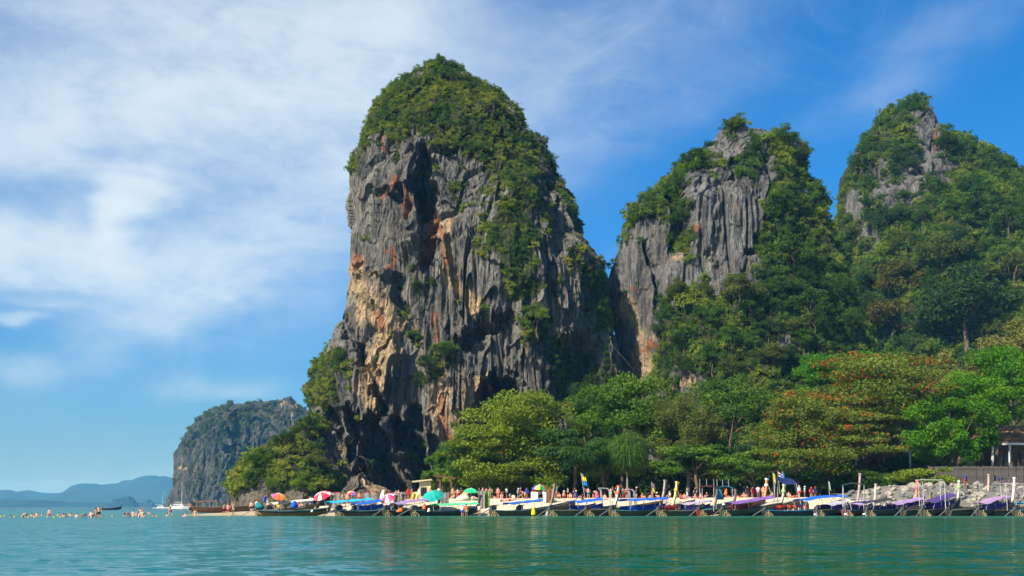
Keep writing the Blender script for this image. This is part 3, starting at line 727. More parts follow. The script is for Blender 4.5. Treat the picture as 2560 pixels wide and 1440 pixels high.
def gn_scatter(bank, mat):
    g = bpy.data.node_groups.new('scatter_clumps', 'GeometryNodeTree')
    g.interface.new_socket('Geometry', in_out='INPUT', socket_type='NodeSocketGeometry')
    g.interface.new_socket('Geometry', in_out='OUTPUT', socket_type='NodeSocketGeometry')
    N_, L_ = g.nodes, g.links
    gi, go = N_.new('NodeGroupInput'), N_.new('NodeGroupOutput')
    ci = N_.new('GeometryNodeCollectionInfo'); ci.inputs[0].default_value = bank; ci.inputs[1].default_value = True; ci.inputs[2].default_value = True
    ip = N_.new('GeometryNodeInstanceOnPoints'); ip.inputs['Pick Instance'].default_value = True
    def at(nm, typ):
        n = N_.new('GeometryNodeInputNamedAttribute'); n.data_type = typ; n.inputs[0].default_value = nm; return n.outputs[0]
    L_.new(gi.outputs[0], ip.inputs['Points']); L_.new(ci.outputs[0], ip.inputs['Instance'])
    L_.new(at('pick', 'INT'), ip.inputs['Instance Index'])
    e2r = N_.new('FunctionNodeEulerToRotation'); L_.new(at('rot', 'FLOAT_VECTOR'), e2r.inputs[0]); L_.new(e2r.outputs[0], ip.inputs['Rotation'])
    L_.new(at('size', 'FLOAT_VECTOR'), ip.inputs['Scale'])
    sm = N_.new('GeometryNodeSetMaterial'); sm.inputs['Material'].default_value = mat
    L_.new(ip.outputs[0], sm.inputs[0]); L_.new(sm.outputs[0], go.inputs[0])
    return g
GN_BUSH = gn_scatter(BANK, CRAG_GREEN)
SLOPE_GREEN = leaf_mat('slope_foliage', [(.011, .043, .006), (.042, .105, .010), (.10, .172, .014), (.20, .245, .026)], kind='INSTANCER', k=.12)
GN_SLOPE = gn_scatter(BANK, SLOPE_GREEN)

def clothe(name, label, info, dens, smin, smax, seed, group=GN_BUSH, thr=.35, kind='stuff', front_only=True, tall=1.0, lift=.35):
    """leaf clumps over the planted parts of a crag; dens = clumps per square metre"""
    rng = np.random.default_rng(seed)
    P, veg = info['P'], info['veg']; cf = info['cf']
    if front_only: P, veg = P[:, :cf], veg[:, :cf]
    A, B, C, D = P[:-1, :-1], P[1:, :-1], P[1:, 1:], P[:-1, 1:]
    n = np.cross(B - A, D - A) + 1e-9; ar = np.linalg.norm(n, axis=-1); n = -n / ar[..., None]
    if np.mean(n[..., 1]) > 0: n = -n
    w_ = ar * np.where(veg[:-1, :-1] > thr, np.clip(veg[:-1, :-1] * 1.2, 0, 1), 0); w_ = w_.ravel()
    cnt = int(w_.sum() * dens)
    pick = rng.choice(len(w_), cnt, p=w_ / w_.sum())
    f = rng.random((cnt, 1)); g_ = rng.random((cnt, 1))
    A, B, D, n = (q.reshape(-1, 3)[pick] for q in (A, B, D, n))
    pt = A + (B - A) * f + (D - A) * g_
    big = fbm(pt[:, 0] / 9, pt[:, 1] / 9, pt[:, 2] / 9 + seed, 2)
    s_ = (smin + (smax - smin) * rng.random(cnt) ** 2.2) * (1 + .35 * np.clip(big, -1, 1))
    pt = pt + n * s_[:, None] * lift + np.array([0, 0, 1]) * s_[:, None] * .15
    me = bpy.data.meshes.new(name); me.vertices.add(cnt); me.vertices.foreach_set('co', pt.astype(np.float32).ravel())
    rot = np.stack([rng.normal(size=cnt) * .35, rng.normal(size=cnt) * .35, rng.random(cnt) * 6.283], -1)
    tilt = np.clip(n[:, 1], -1, 0) * .45; rot[:, 0] -= tilt * np.cos(rot[:, 2]); rot[:, 1] += tilt * np.sin(rot[:, 2])
    size = np.stack([s_ * rng.uniform(.8, 1.25, cnt), s_ * rng.uniform(.8, 1.25, cnt), s_ * rng.uniform(.75, 1.3, cnt) * tall], -1)
    patch = fbm(pt[:, 0] / 7, pt[:, 1] / 7, pt[:, 2] / 7 + 5 + seed, 3)
    shade = np.clip(.48 + .75 * patch + rng.normal(size=cnt) * .22, 0, 1)
    for nm, typ, v in (('rot', 'FLOAT_VECTOR', rot), ('size', 'FLOAT_VECTOR', size)):
        a = me.attributes.new(nm, typ, 'POINT'); a.data.foreach_set('vector', v.astype(np.float32).ravel())
    a = me.attributes.new('pick', 'INT', 'POINT'); a.data.foreach_set('value', rng.integers(0, 5, cnt).astype(np.int32))
    a = me.attributes.new('shade', 'FLOAT', 'POINT'); a.data.foreach_set('value', shade.astype(np.float32))
    o = link(name, me); md = o.modifiers.new('clumps', 'NODES'); md.node_group = group
    tag(o, label, 'vegetation', kind=kind)
    return o

clothe('tower_vegetation', 'bushes and creepers covering the cap and ledges of the tall tower', TI, 1.5, .25, 1.15, 1, lift=.2)
clothe('crag_vegetation', 'bushes growing on the grey fluted crag', CI, .95, .4, 1.8, 2, lift=.25, group=GN_SLOPE)
clothe('peak_vegetation', 'dense forest covering the wooded peak', KI, .55, .55, 2.5, 3, lift=.25, group=GN_SLOPE)
clothe('promontory_vegetation', 'scrub covering the low promontory', PI_, .65, .6, 2.0, 4)
clothe('outcrop_vegetation', 'tuft of scrub beside the tan topped outcrop', OI, 1.2, .5, .9, 5)
GN_FAR = gn_scatter(BANK, HAZE_GREEN)
clothe('headland_vegetation', 'scrub on the hazy distant headland', II, .075, 1.6, 3.8, 6, group=GN_FAR, lift=.1)

# ---------------------------------------------------------------- single trees on the slopes
def slope_point(info, x, y):
    """the point of a crag's face seen at pixel x, y"""
    P = info['P'][:, :info['cf']].reshape(-1, 3)
    U, V = CXP + P[:, 0] / P[:, 1] * FPX, HZ - (P[:, 2] - EYE) / P[:, 1] * FPX
    d = np.hypot(U - x, V - y); near = np.argsort(d)[:6]; k = near[np.argmin(P[near, 1])]
    return P[k]

SLOPE_MATS = {
    'green': leaf_mat('slope_green', [(0.0145, 0.04488, 0.005), (0.0377, 0.0924, 0.008), (0.07975, 0.1584, 0.012)], k=.3),
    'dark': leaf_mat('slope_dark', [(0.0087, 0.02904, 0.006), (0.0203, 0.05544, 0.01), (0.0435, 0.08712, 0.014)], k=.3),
    'olive': leaf_mat('slope_olive', [(0.030, 0.05, 0.008), (0.068, 0.095, 0.014), (0.12, 0.145, 0.024)], k=.3),
    'bronze': leaf_mat('slope_bronze', [(0.0406, 0.03432, 0.006), (0.07975, 0.066, 0.01), (0.1232, 0.099, 0.016)], k=.3),
    'lime': leaf_mat('slope_lime', [(0.0435, 0.0924, 0.006), (0.1015, 0.1782, 0.012), (0.1885, 0.264, 0.03)], k=.3)}
CROWN_BANK = []
for i in range(4):
    r_ = np.random.default_rng(300 + i)
    CROWN_BANK.append((crown_mesh('crown', [(a, b_, c + .95, d, e_, f_) for a, b_, c, d, e_, f_ in blob_subs(16, (1, 1, .8), r_, .36, -.5)], 1900, .115, r_, upb=.6),
                       trunk_mb((0, 0, -.5), (.05, 0, 1.2), .055, r_, [(.5, .1, 1.1), (-.45, -.2, 1.2), (.1, -.5, 1.0)]).mesh('trunk', True)))
for c_, t_ in CROWN_BANK: t_.materials.append(BARK); c_.materials.append(SLOPE_MATS['green'])
def slope_tree(info, x, y, rpx, kind, label, group=None, tall=1.0):
    p = slope_point(info, x, y + rpx * .55); s_ = rpx / FPX * p[1]
    i = RND.randrange(4); cm, tm = CROWN_BANK[i]
    root = empty('hillside_tree', (p[0], p[1] - s_ * .25, p[2] - s_ * .25), RND.random() * 6.28); tag(root, label, 'tree', group)
    root.scale = (s_, s_, s_ * tall)
    c = link('crown', cm, None, root); c.material_slots[0].link = 'OBJECT'; c.material_slots[0].material = SLOPE_MATS[kind]
    link('trunk', tm, None, root)
    return root
# hand-placed: the crowns that stand out
for a in [(KI, 2400, 775, 118, 'dark', 'broad dark green round tree, the largest crown on the slope below the wooded peak'),
          (KI, 2222, 815, 72, 'bronze', 'bronze-brown flat tree above the bright green tree at the slope foot'),
          (KI, 2245, 715, 66, 'bronze', 'bronze tree above the other bronze tree on the slope'),
          (KI, 2345, 640, 62, 'olive', 'grey-green tree right under the bare face of the wooded peak'),
          (KI, 2205, 660, 52, 'lime', 'light green tree beside the dark valley below the wooded peak'),
          (KI, 2530, 690, 66, 'olive', 'yellowish tree at the right edge of the forested slope'),
          (KI, 2480, 850, 50, 'olive', 'pale olive tree below the broad dark round tree'),
          (KI, 2520, 560, 48, 'green', 'green tree on the right flank of the wooded peak'),
          (KI, 2130, 770, 50, 'dark', 'dark tree standing in the valley between crag and peak'),
          (CI, 1965, 345, 34, 'green', 'shaggy tree leaning on the right summit of the grey crag'),
          (CI, 1992, 400, 32, 'dark', 'dark tree on the right shoulder below the summit of the grey crag'),
          (CI, 1835, 318, 22, 'olive', 'small tree on the very top of the grey crag'),
          (CI, 1735, 402, 34, 'dark', 'tree with open crown on the left shoulder of the grey crag'),
          (CI, 1690, 560, 46, 'dark', 'dark tree filling the gully in the grey crag'),
          (CI, 1850, 735, 52, 'olive', 'olive tree under the bare wall of the grey crag'),
          (CI, 1985, 640, 60, 'green', 'bright green tree on the right slope of the grey crag'),
          (CI, 2020, 770, 56, 'green', 'green tree low on the right slope of the grey crag'),
          (TI, 1345, 800, 44, 'lime', 'yellow-green bush tree clinging low on the right of the tower'),
          (TI, 1110, 880, 30, 'green', 'green bush on the ledge over the ochre wall of the tower'),
          (TI, 1070, 915, 28, 'dark', 'dark bush beside the ledge bush above the ochre wall'),
          (TI, 1045, 722, 22, 'dark', 'dark tuft in the middle of the tower wall'),
          (TI, 1040, 845, 22, 'green', 'small green tuft over the ledge bush on the tower'),
          (TI, 1048, 952, 24, 'dark', 'lowest dark tuft on the ochre wall of the tower'),
          (PI_, 770, 1070, 32, 'dark', 'dark tree at the top of the promontory against the tower'),
          (PI_, 712, 1100, 26, 'dark', 'dark tree on the crest of the promontory'),
          (PI_, 650, 1150, 32, 'green', 'round tree near the seaward end of the promontory'),
          (PI_, 800, 1160, 40, 'olive', 'olive tree in the middle of the promontory'),
          (PI_, 760, 1215, 40, 'lime', 'bright light green bush tree above the red and white parasol'),
          (PI_, 690, 1215, 26, 'lime', 'light green bush above the rainbow parasol')]:
    slope_tree(*a)
rr = np.random.default_rng(42)
def strew(info, n, box, rng_px, labels, group, test=None):
    k = 0
    while k < n:
        x, y = rr.uniform(box[0], box[2]), rr.uniform(box[1], box[3])
        if test and not test(x, y): continue
        kind = rr.choice(list(labels)); slope_tree(info, x, y, rr.uniform(*rng_px), kind, labels[kind], group, rr.uniform(.85, 1.3)); k += 1
strew(KI, 34, (2110, 560, 2560, 880), (24, 44), {'green': 'green tree of the forest on the slope below the wooded peak', 'dark': 'dark green tree of the forest on the slope below the wooded peak',
      'olive': 'olive tree of the forest on the slope below the wooded peak', 'lime': 'light green tree of the forest on the slope below the wooded peak'}, 'trees of the forest below the wooded peak')
strew(KI, 22, (2110, 250, 2560, 560), (18, 30), {'green': 'small green tree high on the wooded peak', 'dark': 'small dark green tree high on the wooded peak'}, 'trees high on the wooded peak',
      lambda x, y: y > 250 + abs(x - 2285) * (1.35 if x < 2285 else .8))
strew(CI, 36, (1640, 700, 2130, 940), (20, 40), {'green': 'green tree on the slope at the foot of the grey crag', 'dark': 'dark green tree on the slope at the foot of the grey crag',
      'olive': 'olive tree on the slope at the foot of the grey crag'}, 'trees at the foot of the grey crag')

# ---------------------------------------------------------------- trees along the beach
ALMOND = leaf_mat('sea_almond_leaves', [(0.0319, 0.06864, 0.006), (0.087, 0.1518, 0.01), (0.174, 0.2508, 0.018), (0.261, 0.33, 0.03)], red=(.30, .075, .012), redamt=.0)
ALMOND_RED = leaf_mat('sea_almond_red_leaves', [(0.026, 0.058, 0.006), (0.068, 0.118, 0.011), (0.135, 0.195, 0.022), (0.22, 0.25, 0.045)], red=(.46, .07, .012), redamt=.105)
MIDGREEN = leaf_mat('mid_green_leaves', [(0.0145, 0.05016, 0.005), (0.0435, 0.1082, 0.01), (0.0899, 0.1782, 0.017), (0.174, 0.264, 0.03)])
BLUEGREEN = leaf_mat('blue_green_leaves', [(0.0116, 0.04752, 0.008), (0.0319, 0.099, 0.018), (0.0725, 0.1584, 0.035)])
OLIVE = leaf_mat('olive_leaves', [(0.05075, 0.066, 0.012), (0.1087, 0.132, 0.026), (0.174, 0.1914, 0.045)])
LUSH = leaf_mat('lush_leaves', [(0.007, 0.040, 0.002), (0.030, 0.135, 0.003), (0.075, 0.22, 0.005), (0.14, 0.29, 0.012)])
PALE = leaf_mat('pale_leaves', [(0.1015, 0.1188, 0.02), (0.203, 0.198, 0.04), (0.29, 0.264, 0.07)])
BLADE = leaf_mat('blade_leaves', [(0.018, 0.055, 0.006), (0.05, 0.115, 0.012), (0.11, 0.18, 0.024)])
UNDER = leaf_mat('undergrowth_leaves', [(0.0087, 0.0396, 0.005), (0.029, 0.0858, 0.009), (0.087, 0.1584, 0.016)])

G1 = 'trees along the back of the beach'
# the farther row first
tree('broad_tree', 'bright green broad crown behind the red-leaved tree', 1975, 2215, 868, 1010, 222, LUSH, 9000, .62, seed=31, group=G1, nsub=34, sub=.26)
tree('broad_tree', 'pale yellow-green round crown between the red-leaved tree and the slope', 2318, 2470, 872, 1010, 226, PALE, 5000, .6, seed=32, group=G1)
tree('broad_tree', 'tan sparse-leaved crown above the lush tree at the right edge', 2435, 2640, 800, 1000, 230, PALE, 7000, .55, seed=33, group=G1, sub=.26)
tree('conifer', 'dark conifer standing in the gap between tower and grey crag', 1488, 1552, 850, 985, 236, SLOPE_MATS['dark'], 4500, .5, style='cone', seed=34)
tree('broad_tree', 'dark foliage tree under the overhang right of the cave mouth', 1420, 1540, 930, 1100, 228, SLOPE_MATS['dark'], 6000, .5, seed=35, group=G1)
tree('broad_tree', 'mid green crown before the foot of the grey crag', 1700, 1960, 925, 1150, 205, MIDGREEN, 15000, .48, seed=36, group=G1, nsub=44, sub=.24)
tree('broad_tree', 'green crown filling the gap before the low bare rock of the crag', 1560, 1760, 985, 1150, 203, MIDGREEN, 9000, .48, seed=46, group=G1, nsub=30, sub=.26)
# the row on the sand
tree('sea_almond', 'yellow-green layered tree before the cave of the tower', 1150, 1470, 985, 1200, 180, ALMOND, 21000, .50, style='tier', seed=37, group=G1, tiers=7, per=13, ruddy=True, ry=8.5, trunkx=1300)
tree('sea_almond', 'low yellow-green tree spreading beside the wooden shelter', 1085, 1330, 1060, 1205, 176, ALMOND, 13000, .46, style='tier', seed=38, group=G1, tiers=5, per=12, ruddy=True, ry=6, trunkx=1215)
tree('broad_tree', 'blue-green rounded crown at the seaward end of the tree row', 1098, 1240, 1085, 1215, 179, BLUEGREEN, 9000, .42, seed=39, group=G1, ry=5)
tree('broad_tree', 'large mid green crown, tallest of the row before the grey crag', 1385, 1730, 930, 1190, 186, MIDGREEN, 26000, .46, seed=40, group=G1, nsub=60, sub=.22, ry=9)
tree('broad_tree', 'blue-green crown hanging low over the people by the multicoloured parasol', 1310, 1560, 1060, 1205, 177, BLUEGREEN, 14000, .42, seed=41, group=G1, nsub=40, sub=.25, ry=6)
tree('olive_tree', 'grey-olive fine-leaved crown in the middle of the tree row', 1610, 1830, 985, 1170, 181, OLIVE, 17000, .36, seed=42, group=G1, nsub=44, sub=.25, bark=BARK_PALE, ry=7)
tree('broad_tree', 'mid green tree with low skirt behind the two leaning prows', 1600, 1880, 1105, 1216, 176, MIDGREEN, 15000, .42, seed=43, group=G1, ry=5, nsub=46, sub=.22)
tree('broad_tree', 'yellow-green low crown between the screw pine and the multicoloured parasol', 1420, 1600, 1115, 1212, 178, ALMOND, 9000, .42, seed=50, group=G1, ry=5, nsub=30, sub=.26)
tree('broad_tree', 'dark low crown filling the wall of trees behind the mid green skirt', 1620, 1900, 1080, 1200, 190, BLUEGREEN, 10000, .5, seed=51, group=G1, ry=5, nsub=40, sub=.24)
tree('broad_tree', 'low crown under the scattered red leaves behind the slate blue roof', 1780, 1990, 1120, 1214, 178, MIDGREEN, 9000, .42, seed=52, group=G1, ry=4, nsub=30, sub=.26)
tree('broad_tree', 'mid green crown rising over the left end of the house roof', 1960, 2160, 1080, 1200, 196, MIDGREEN, 9000, .48, seed=53, group=G1, ry=5, nsub=30, sub=.26)
tree('sea_almond', 'layered tree with scattered red leaves left of the reddest tree', 1850, 2130, 985, 1170, 180, ALMOND_RED, 16000, .45, style='tier', seed=44, group=G1, tiers=6, per=11, ruddy=True, ry=7, trunkx=1995, limbs=16)
tree('sea_almond', 'wide umbrella-shaped sea almond covered in red leaves', 1975, 2415, 885, 1045, 190, ALMOND_RED, 24000, .48, style='tier', seed=45, group=G1, tiers=5, per=17, ruddy=True, ry=10, trunkx=2205, limbs=26, trunk_r=.55)
tree('sea_almond', 'lower red-leaved boughs before the brown roofed house', 2040, 2290, 1030, 1135, 184, ALMOND_RED, 12000, .45, style='tier', seed=47, group=G1, tiers=4, per=13, ruddy=True, ry=7, trunkx=2160, limbs=14)
tree('broad_tree', 'lush deep green tree sloping up to the right edge', 2290, 2720, 850, 1120, 184, LUSH, 32000, .44, seed=48, group=G1, nsub=80, sub=.19, ry=9, skew=.30, trunkx=2480)
tree('broad_tree', 'lush green bough hanging before the grey fence', 2248, 2510, 975, 1190, 178, LUSH, 19000, .42, seed=49, group=G1, nsub=46, sub=.22, ry=5)
# long-bladed drooping plant
rng = np.random.default_rng(60)
c = Vector(px(1568, 1105, 175)); g0 = gz1(c.x, 175)
root = empty('screw_pine', (c.x, 175, g0)); tag(root, 'screw pine with long drooping blades behind the big blue awning', 'plant')
n = 7500; u = unit(n, rng); cc = np.array([0, 0, c.z - g0 - 1.6]) + u * np.array([3.6, 2.8, 3.0]) * rng.uniform(.4, 1, n)[:, None]
ax = u * 1.0 + np.array([0, 0, -.75]) + rng.normal(size=(n, 3)) * .22
V, F = leaves(cc, ax, u + rng.normal(size=(n, 3)) * .3, rng.uniform(.9, 1.9, n), np.full(n, .11))
link('crown', np_mesh('crown', V, F, {'tint': np.repeat(rng.random(n), 4)}), BLADE, root)
trunk_mb((0, 0, -.3), (.3, 0, c.z - g0), .16, rng, [(1.5, 0, 5), (-1.4, 0, 5), (0, 1, 6)]).build('trunk', BARK_PALE, root)
# undergrowth and low shrubs under the trees
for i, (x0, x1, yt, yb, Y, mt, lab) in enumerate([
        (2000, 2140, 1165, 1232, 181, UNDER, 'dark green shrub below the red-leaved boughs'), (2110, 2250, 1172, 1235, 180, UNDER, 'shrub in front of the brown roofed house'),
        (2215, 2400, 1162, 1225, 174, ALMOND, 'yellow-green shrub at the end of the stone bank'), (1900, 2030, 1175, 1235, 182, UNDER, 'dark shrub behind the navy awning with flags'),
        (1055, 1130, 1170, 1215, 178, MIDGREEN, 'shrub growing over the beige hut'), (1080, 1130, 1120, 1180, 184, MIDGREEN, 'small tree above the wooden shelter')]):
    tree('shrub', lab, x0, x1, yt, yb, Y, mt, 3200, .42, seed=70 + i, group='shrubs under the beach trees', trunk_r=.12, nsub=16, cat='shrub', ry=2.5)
rng = np.random.default_rng(81)
n = 32000
xs = rng.uniform(-14, 78, n); ys = rng.uniform(188, 199, n); hh = rng.random(n) ** .7 * (5.5 + 3.0 * pn(xs / 5, ys / 5, ys * 0))
V, F = leaves(np.stack([xs, ys, ground_z(xs, ys) + np.maximum(hh, .05)], -1), rng.normal(size=(n, 3)), rng.normal(size=(n, 3)) + np.array([0, -.3, .8]), rng.uniform(.4, .8, n), rng.uniform(.25, .4, n))
tag(link('undergrowth', np_mesh('undergrowth', V, F, {'tint': np.repeat(rng.random(n), 4)}), UNDER), kind='stuff')
# ---------------------------------------------------------------- houses, fence, shelter, stones
WHITE = pbr('white_paint', (.74, .73, .68), .6, .3, 0, .12)
ROOF = pbr('brown_roof', (.27, .14, .07), .85, .1, 0, .35, 1.2, .3)
DARKGLASS = pbr('dark_glass', (.015, .02, .02), .08, .5, 0, .1)
CONCRETE = pbr('grey_concrete', (.085, .074, .064), .9, .1, 0, .35, 1.1, .3)
TIMBER = pbr('brown_timber', (.13, .055, .03), .8, .2, 0, .35, 3, .3)
BEIGE = pbr('beige_render', (.42, .37, .22), .9, .1, 0, .2, 1.5)

def house(name, label, x0, x1, yroof, yeave, ybase, Y, deep, cols, doors):
    a, b_ = px(x0, ybase, Y), px(x1, ybase, Y); x_, X_ = a[0], b_[0]; w_ = X_ - x_
    g = gz1((x_ + X_) / 2, Y); ze, zr = px(0, yeave, Y)[2], px(0, yroof, Y)[2]
    root = empty(name, ((x_ + X_) / 2, Y, g)); tag(root, label, 'house'); h = ze - g
    MB().box((0, deep / 2, h / 2 - .2), (w_, deep, h + .4)).build('wall', pbr('shade_toned_wall', (.10, .078, .06), .85, .1, 0, .4, 2), root)  # veranda shade put into the wall's dark brown
    for k in range(doors):
        dx = -w_ / 2 + w_ * (k + .7) / (doors + .4)
        d = MB().box((dx, -.03, h * .46), (w_ / doors * .5, .1, h * .8)).build('door', TIMBER, root)
        for s_ in (-1, 1):
            MB().box((dx + s_ * w_ / doors * .115, -.09, h * .48), (w_ / doors * .18, .05, h * .66)).build('pane', DARKGLASS, d)
    o = 1.1
    rf = MB().add([(-w_ / 2 - o, -1.8, h - .1), (w_ / 2 + o, -1.8, h - .1), (w_ / 2 + o, deep / 2, zr - g), (-w_ / 2 - o, deep / 2, zr - g), (-w_ / 2 - o, deep + 1, h), (w_ / 2 + o, deep + 1, h),
               (-w_ / 2 - o, -1.8, h - .35), (w_ / 2 + o, -1.8, h - .35), (w_ / 2 + o, deep + 1, h - .25), (-w_ / 2 - o, deep + 1, h - .25)],
              [(0, 1, 2, 3), (3, 2, 5, 4), (6, 7, 1, 0), (7, 8, 5, 2, 1), (9, 6, 0, 3, 4), (6, 9, 8, 7), (8, 9, 4, 5)]).build('roof', ROOF, root)
    MB().box((0, -1.86, h - .22), (w_ + 2 * o, .08, .36)).build('fascia', WHITE, rf)
    for k in range(cols):
        MB().box((-w_ / 2 - .4 + (w_ + .8) * k / (cols - 1), -1.45, h / 2 - .25), (.28, .28, h - .02)).build('column', WHITE, root)
    return root
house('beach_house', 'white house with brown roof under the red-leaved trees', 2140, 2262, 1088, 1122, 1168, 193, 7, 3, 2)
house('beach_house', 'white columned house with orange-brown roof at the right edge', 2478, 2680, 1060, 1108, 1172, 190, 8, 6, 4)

# grey fence of tall boards
x_, X_ = px(2322, 0, 176)[0], px(2640, 0, 176)[0]; g = gz1(80, 176) + .4; zt = px(0, 1166, 176)[2]
fence = empty('board_fence', (x_, 176, g)); tag(fence, 'grey weathered board fence above the stone bank', 'fence')
bm_ = MB().box((0, 0, (zt - g) / 2), (.36, .05, zt - g)).mesh('board'); bm_.materials.append(CONCRETE)
n = int((X_ - x_) / .4)
for k in range(n):
    o = link('board', bm_, None, fence); o.location = (.2 + k * .4, RND.uniform(-.02, .02), RND.uniform(-.08, .05)); o.rotation_euler = (0, RND.uniform(-.015, .015), 0)
pm_ = MB().box((0, .1, (zt - g) / 2), (.18, .16, zt - g + .2)).mesh('post'); pm_.materials.append(TIMBER)
for k in range(8):
    o = link('post', pm_, None, fence); o.location = (k * (X_ - x_) / 7, 0, 0)
MB().box(((X_ - x_) / 2, -.06, zt - g - .35), (X_ - x_, .06, .12)).build('rail', CONCRETE, fence)

# small hut and open shelter
Y = 172; a, b_ = px(1048, 0, Y)[0], px(1077, 0, Y)[0]; g = gz1(a, Y); zt = px(0, 1204, Y)[2]; w_ = b_ - a
hut = empty('beach_hut', ((a + b_) / 2, Y, g)); tag(hut, 'small beige hut with flat overhanging roof beside the cliff foot', 'hut'); h = zt - g
MB().box((0, 1, h / 2), (w_, 2, h)).build('wall', BEIGE, hut)
MB().box((-.45, .9, h + .14), (w_ + 1.3, 3.0, .22), Euler((0, -.1, 0)).to_matrix()).build('roof', BEIGE, hut)
MB().box((-.2, -.02, h * .42), (w_ * .5, .08, h * .5)).build('counter_opening', DARKGLASS, hut)
Y = 171; a, b_ = px(1097, 0, Y)[0], px(1131, 0, Y)[0]; g = gz1(a, Y); zt = px(0, 1193, Y)[2]; w_ = b_ - a; h = zt - g
sh = empty('wooden_shelter', ((a + b_) / 2, Y, g)); tag(sh, 'open dark red timber shelter beside the beige hut', 'shelter')
for sx in (-1, 1):
    for sy in (0, 1.6): MB().box((sx * (w_ / 2 - .15), sy, h / 2), (.2, .2, h)).build('post', TIMBER, sh)
MB().box((0, .8, h + .06), (w_ + 1.1, 2.6, .14), Euler((.05, .12, 0)).to_matrix()).build('roof', TIMBER, sh)
MB().box((0, .8, .75), (w_ - .4, 1.2, .5)).build('bench', TIMBER, sh)

# stone bank: every stone a piece
STONE = [pbr('pale_stone', (.25, .225, .18), .9, .1, 0, .25, 2), pbr('grey_stone', (.14, .132, .12), .9, .1, 0, .25, 2), pbr('dark_stone', (.10, .10, .10), .9, .1, 0, .25, 2)]
bank = empty('stone_bank', (62, 168, 2.5)); tag(bank, 'bank of loose pale and grey stones below the board fence', 'stone bank')
core = []
for i, yy in enumerate((158.5, 161.5, 164.5, 168.5, 174)):
    core.append([(xx - 62, yy - 168, [1.5, 2.5, 3.6, 4.7, 4.9][i] - 2.75 - 1.3 * float(sstep(np.array([60 - xx]), 0, 8)[0])) for xx in np.linspace(50, 92, 22)])
MB().grid(core).build('rubble', STONE[1], bank)
smesh = []
for i in range(6):
    r_ = np.random.default_rng(500 + i); b0 = MB().lathe((0, 0, 0), [(.25, -.42), (.5, -.2), (.52, .1), (.3, .38)], 6)
    b0.v = [(x * r_.uniform(.75, 1.25), y * r_.uniform(.75, 1.25), z * r_.uniform(.7, 1.2)) for x, y, z in b0.v]
    smesh.append(b0.mesh('stone')); smesh[-1].materials.append(STONE[0])
def bank_z(x, y): return float(np.interp(y, (158.5, 161.5, 164.5, 168.5, 174), (1.5, 2.5, 3.6, 4.7, 4.9))) - .25 - 1.3 * float(sstep(np.array([60 - x]), 0, 8)[0])
r_ = np.random.default_rng(9)
for k in range(290):
    xx = r_.uniform(51, 92); f = r_.random(); yy = 158.3 + 11.5 * f ** 1.1
    base = float(np.interp(yy, (158.5, 161.5, 164.5, 168.5, 174), (1.5, 2.5, 3.6, 4.7, 4.9))) - .25 - 1.3 * float(sstep(np.array([60 - xx]), 0, 8)[0])
    o = link('stone', smesh[k % 6], None, bank); o.location = (xx - 62, yy - 168, base - 2.5 + .12)
    s_ = r_.uniform(.55, 1.25) if k % 9 else 1.6
    o.scale = (s_, s_ * .9, s_ * .8); o.rotation_euler = (r_.random() * .6, r_.random() * .6, r_.random() * 6.28)
    o.material_slots[0].link = 'OBJECT'; o.material_slots[0].material = STONE[int(r_.choice([0, 0, 0, 1, 1, 2]))]

# ---------------------------------------------------------------- longtail boats
def paint(c): return pbr('paint_%d_%d_%d' % tuple(int(x * 99) for x in c), c, .55, .35, 0, .3, 2.2)
def tarp(c): return cloth('tarp_%d_%d_%d' % tuple(int(x * 99) for x in c), c, .22)
STEEL = pbr('engine_steel', (.05, .05, .052), .5, .4, .5, .4, 5)
PIPE = pbr('pale_pipe', (.42, .42, .40), .45, .4, .2, .2, 3)
SHAFT = pbr('grey_shaft', (.16, .16, .16), .5, .4, .3, .2, 3)
ROPE = pbr('straw_rope', (.40, .31, .15), .95, .05, 0, .3, 6)
PROP = pbr('white_propeller', (.75, .75, .75), .5, .3)
WOOD = pbr('boat_wood', (.17, .09, .045), .75, .2, 0, .35, 2.5)
BLUE, SKYB, NAVY, PURP, LILAC, MINT, TEAL, DGREY, MAROON, CREAM = (.015, .13, .62), (.03, .42, .66), (.02, .035, .16), (.13, .05, .30), (.33, .22, .45), (.10, .58, .30), (.01, .33, .28), (.05, .05, .055), (.13, .03, .05), (.62, .54, .38)
ORANGE, YELLOW, PINK, RED, LGREEN = (.72, .17, .05), (.75, .52, .10), (.85, .12, .22), (.60, .02, .03), (.35, .62, .22)

def hull_sec(s, L, B, sheer):
    s = min(max(s, 0), 1)
    b_ = B * (.60 + .40 * math.sin(min(1, s / .5) * math.pi / 2)) if s < .5 else B * max(.03, 1 - ((s - .5) / .5) ** 2.3)
    zg = .78 + .22 * (1 - s) ** 4 + sheer * s ** 2.6
    zk = .95 * max(0, s - .55) ** 2 / .2025 * .75 + .12 * (1 - s) ** 6
    return b_, zg, zk

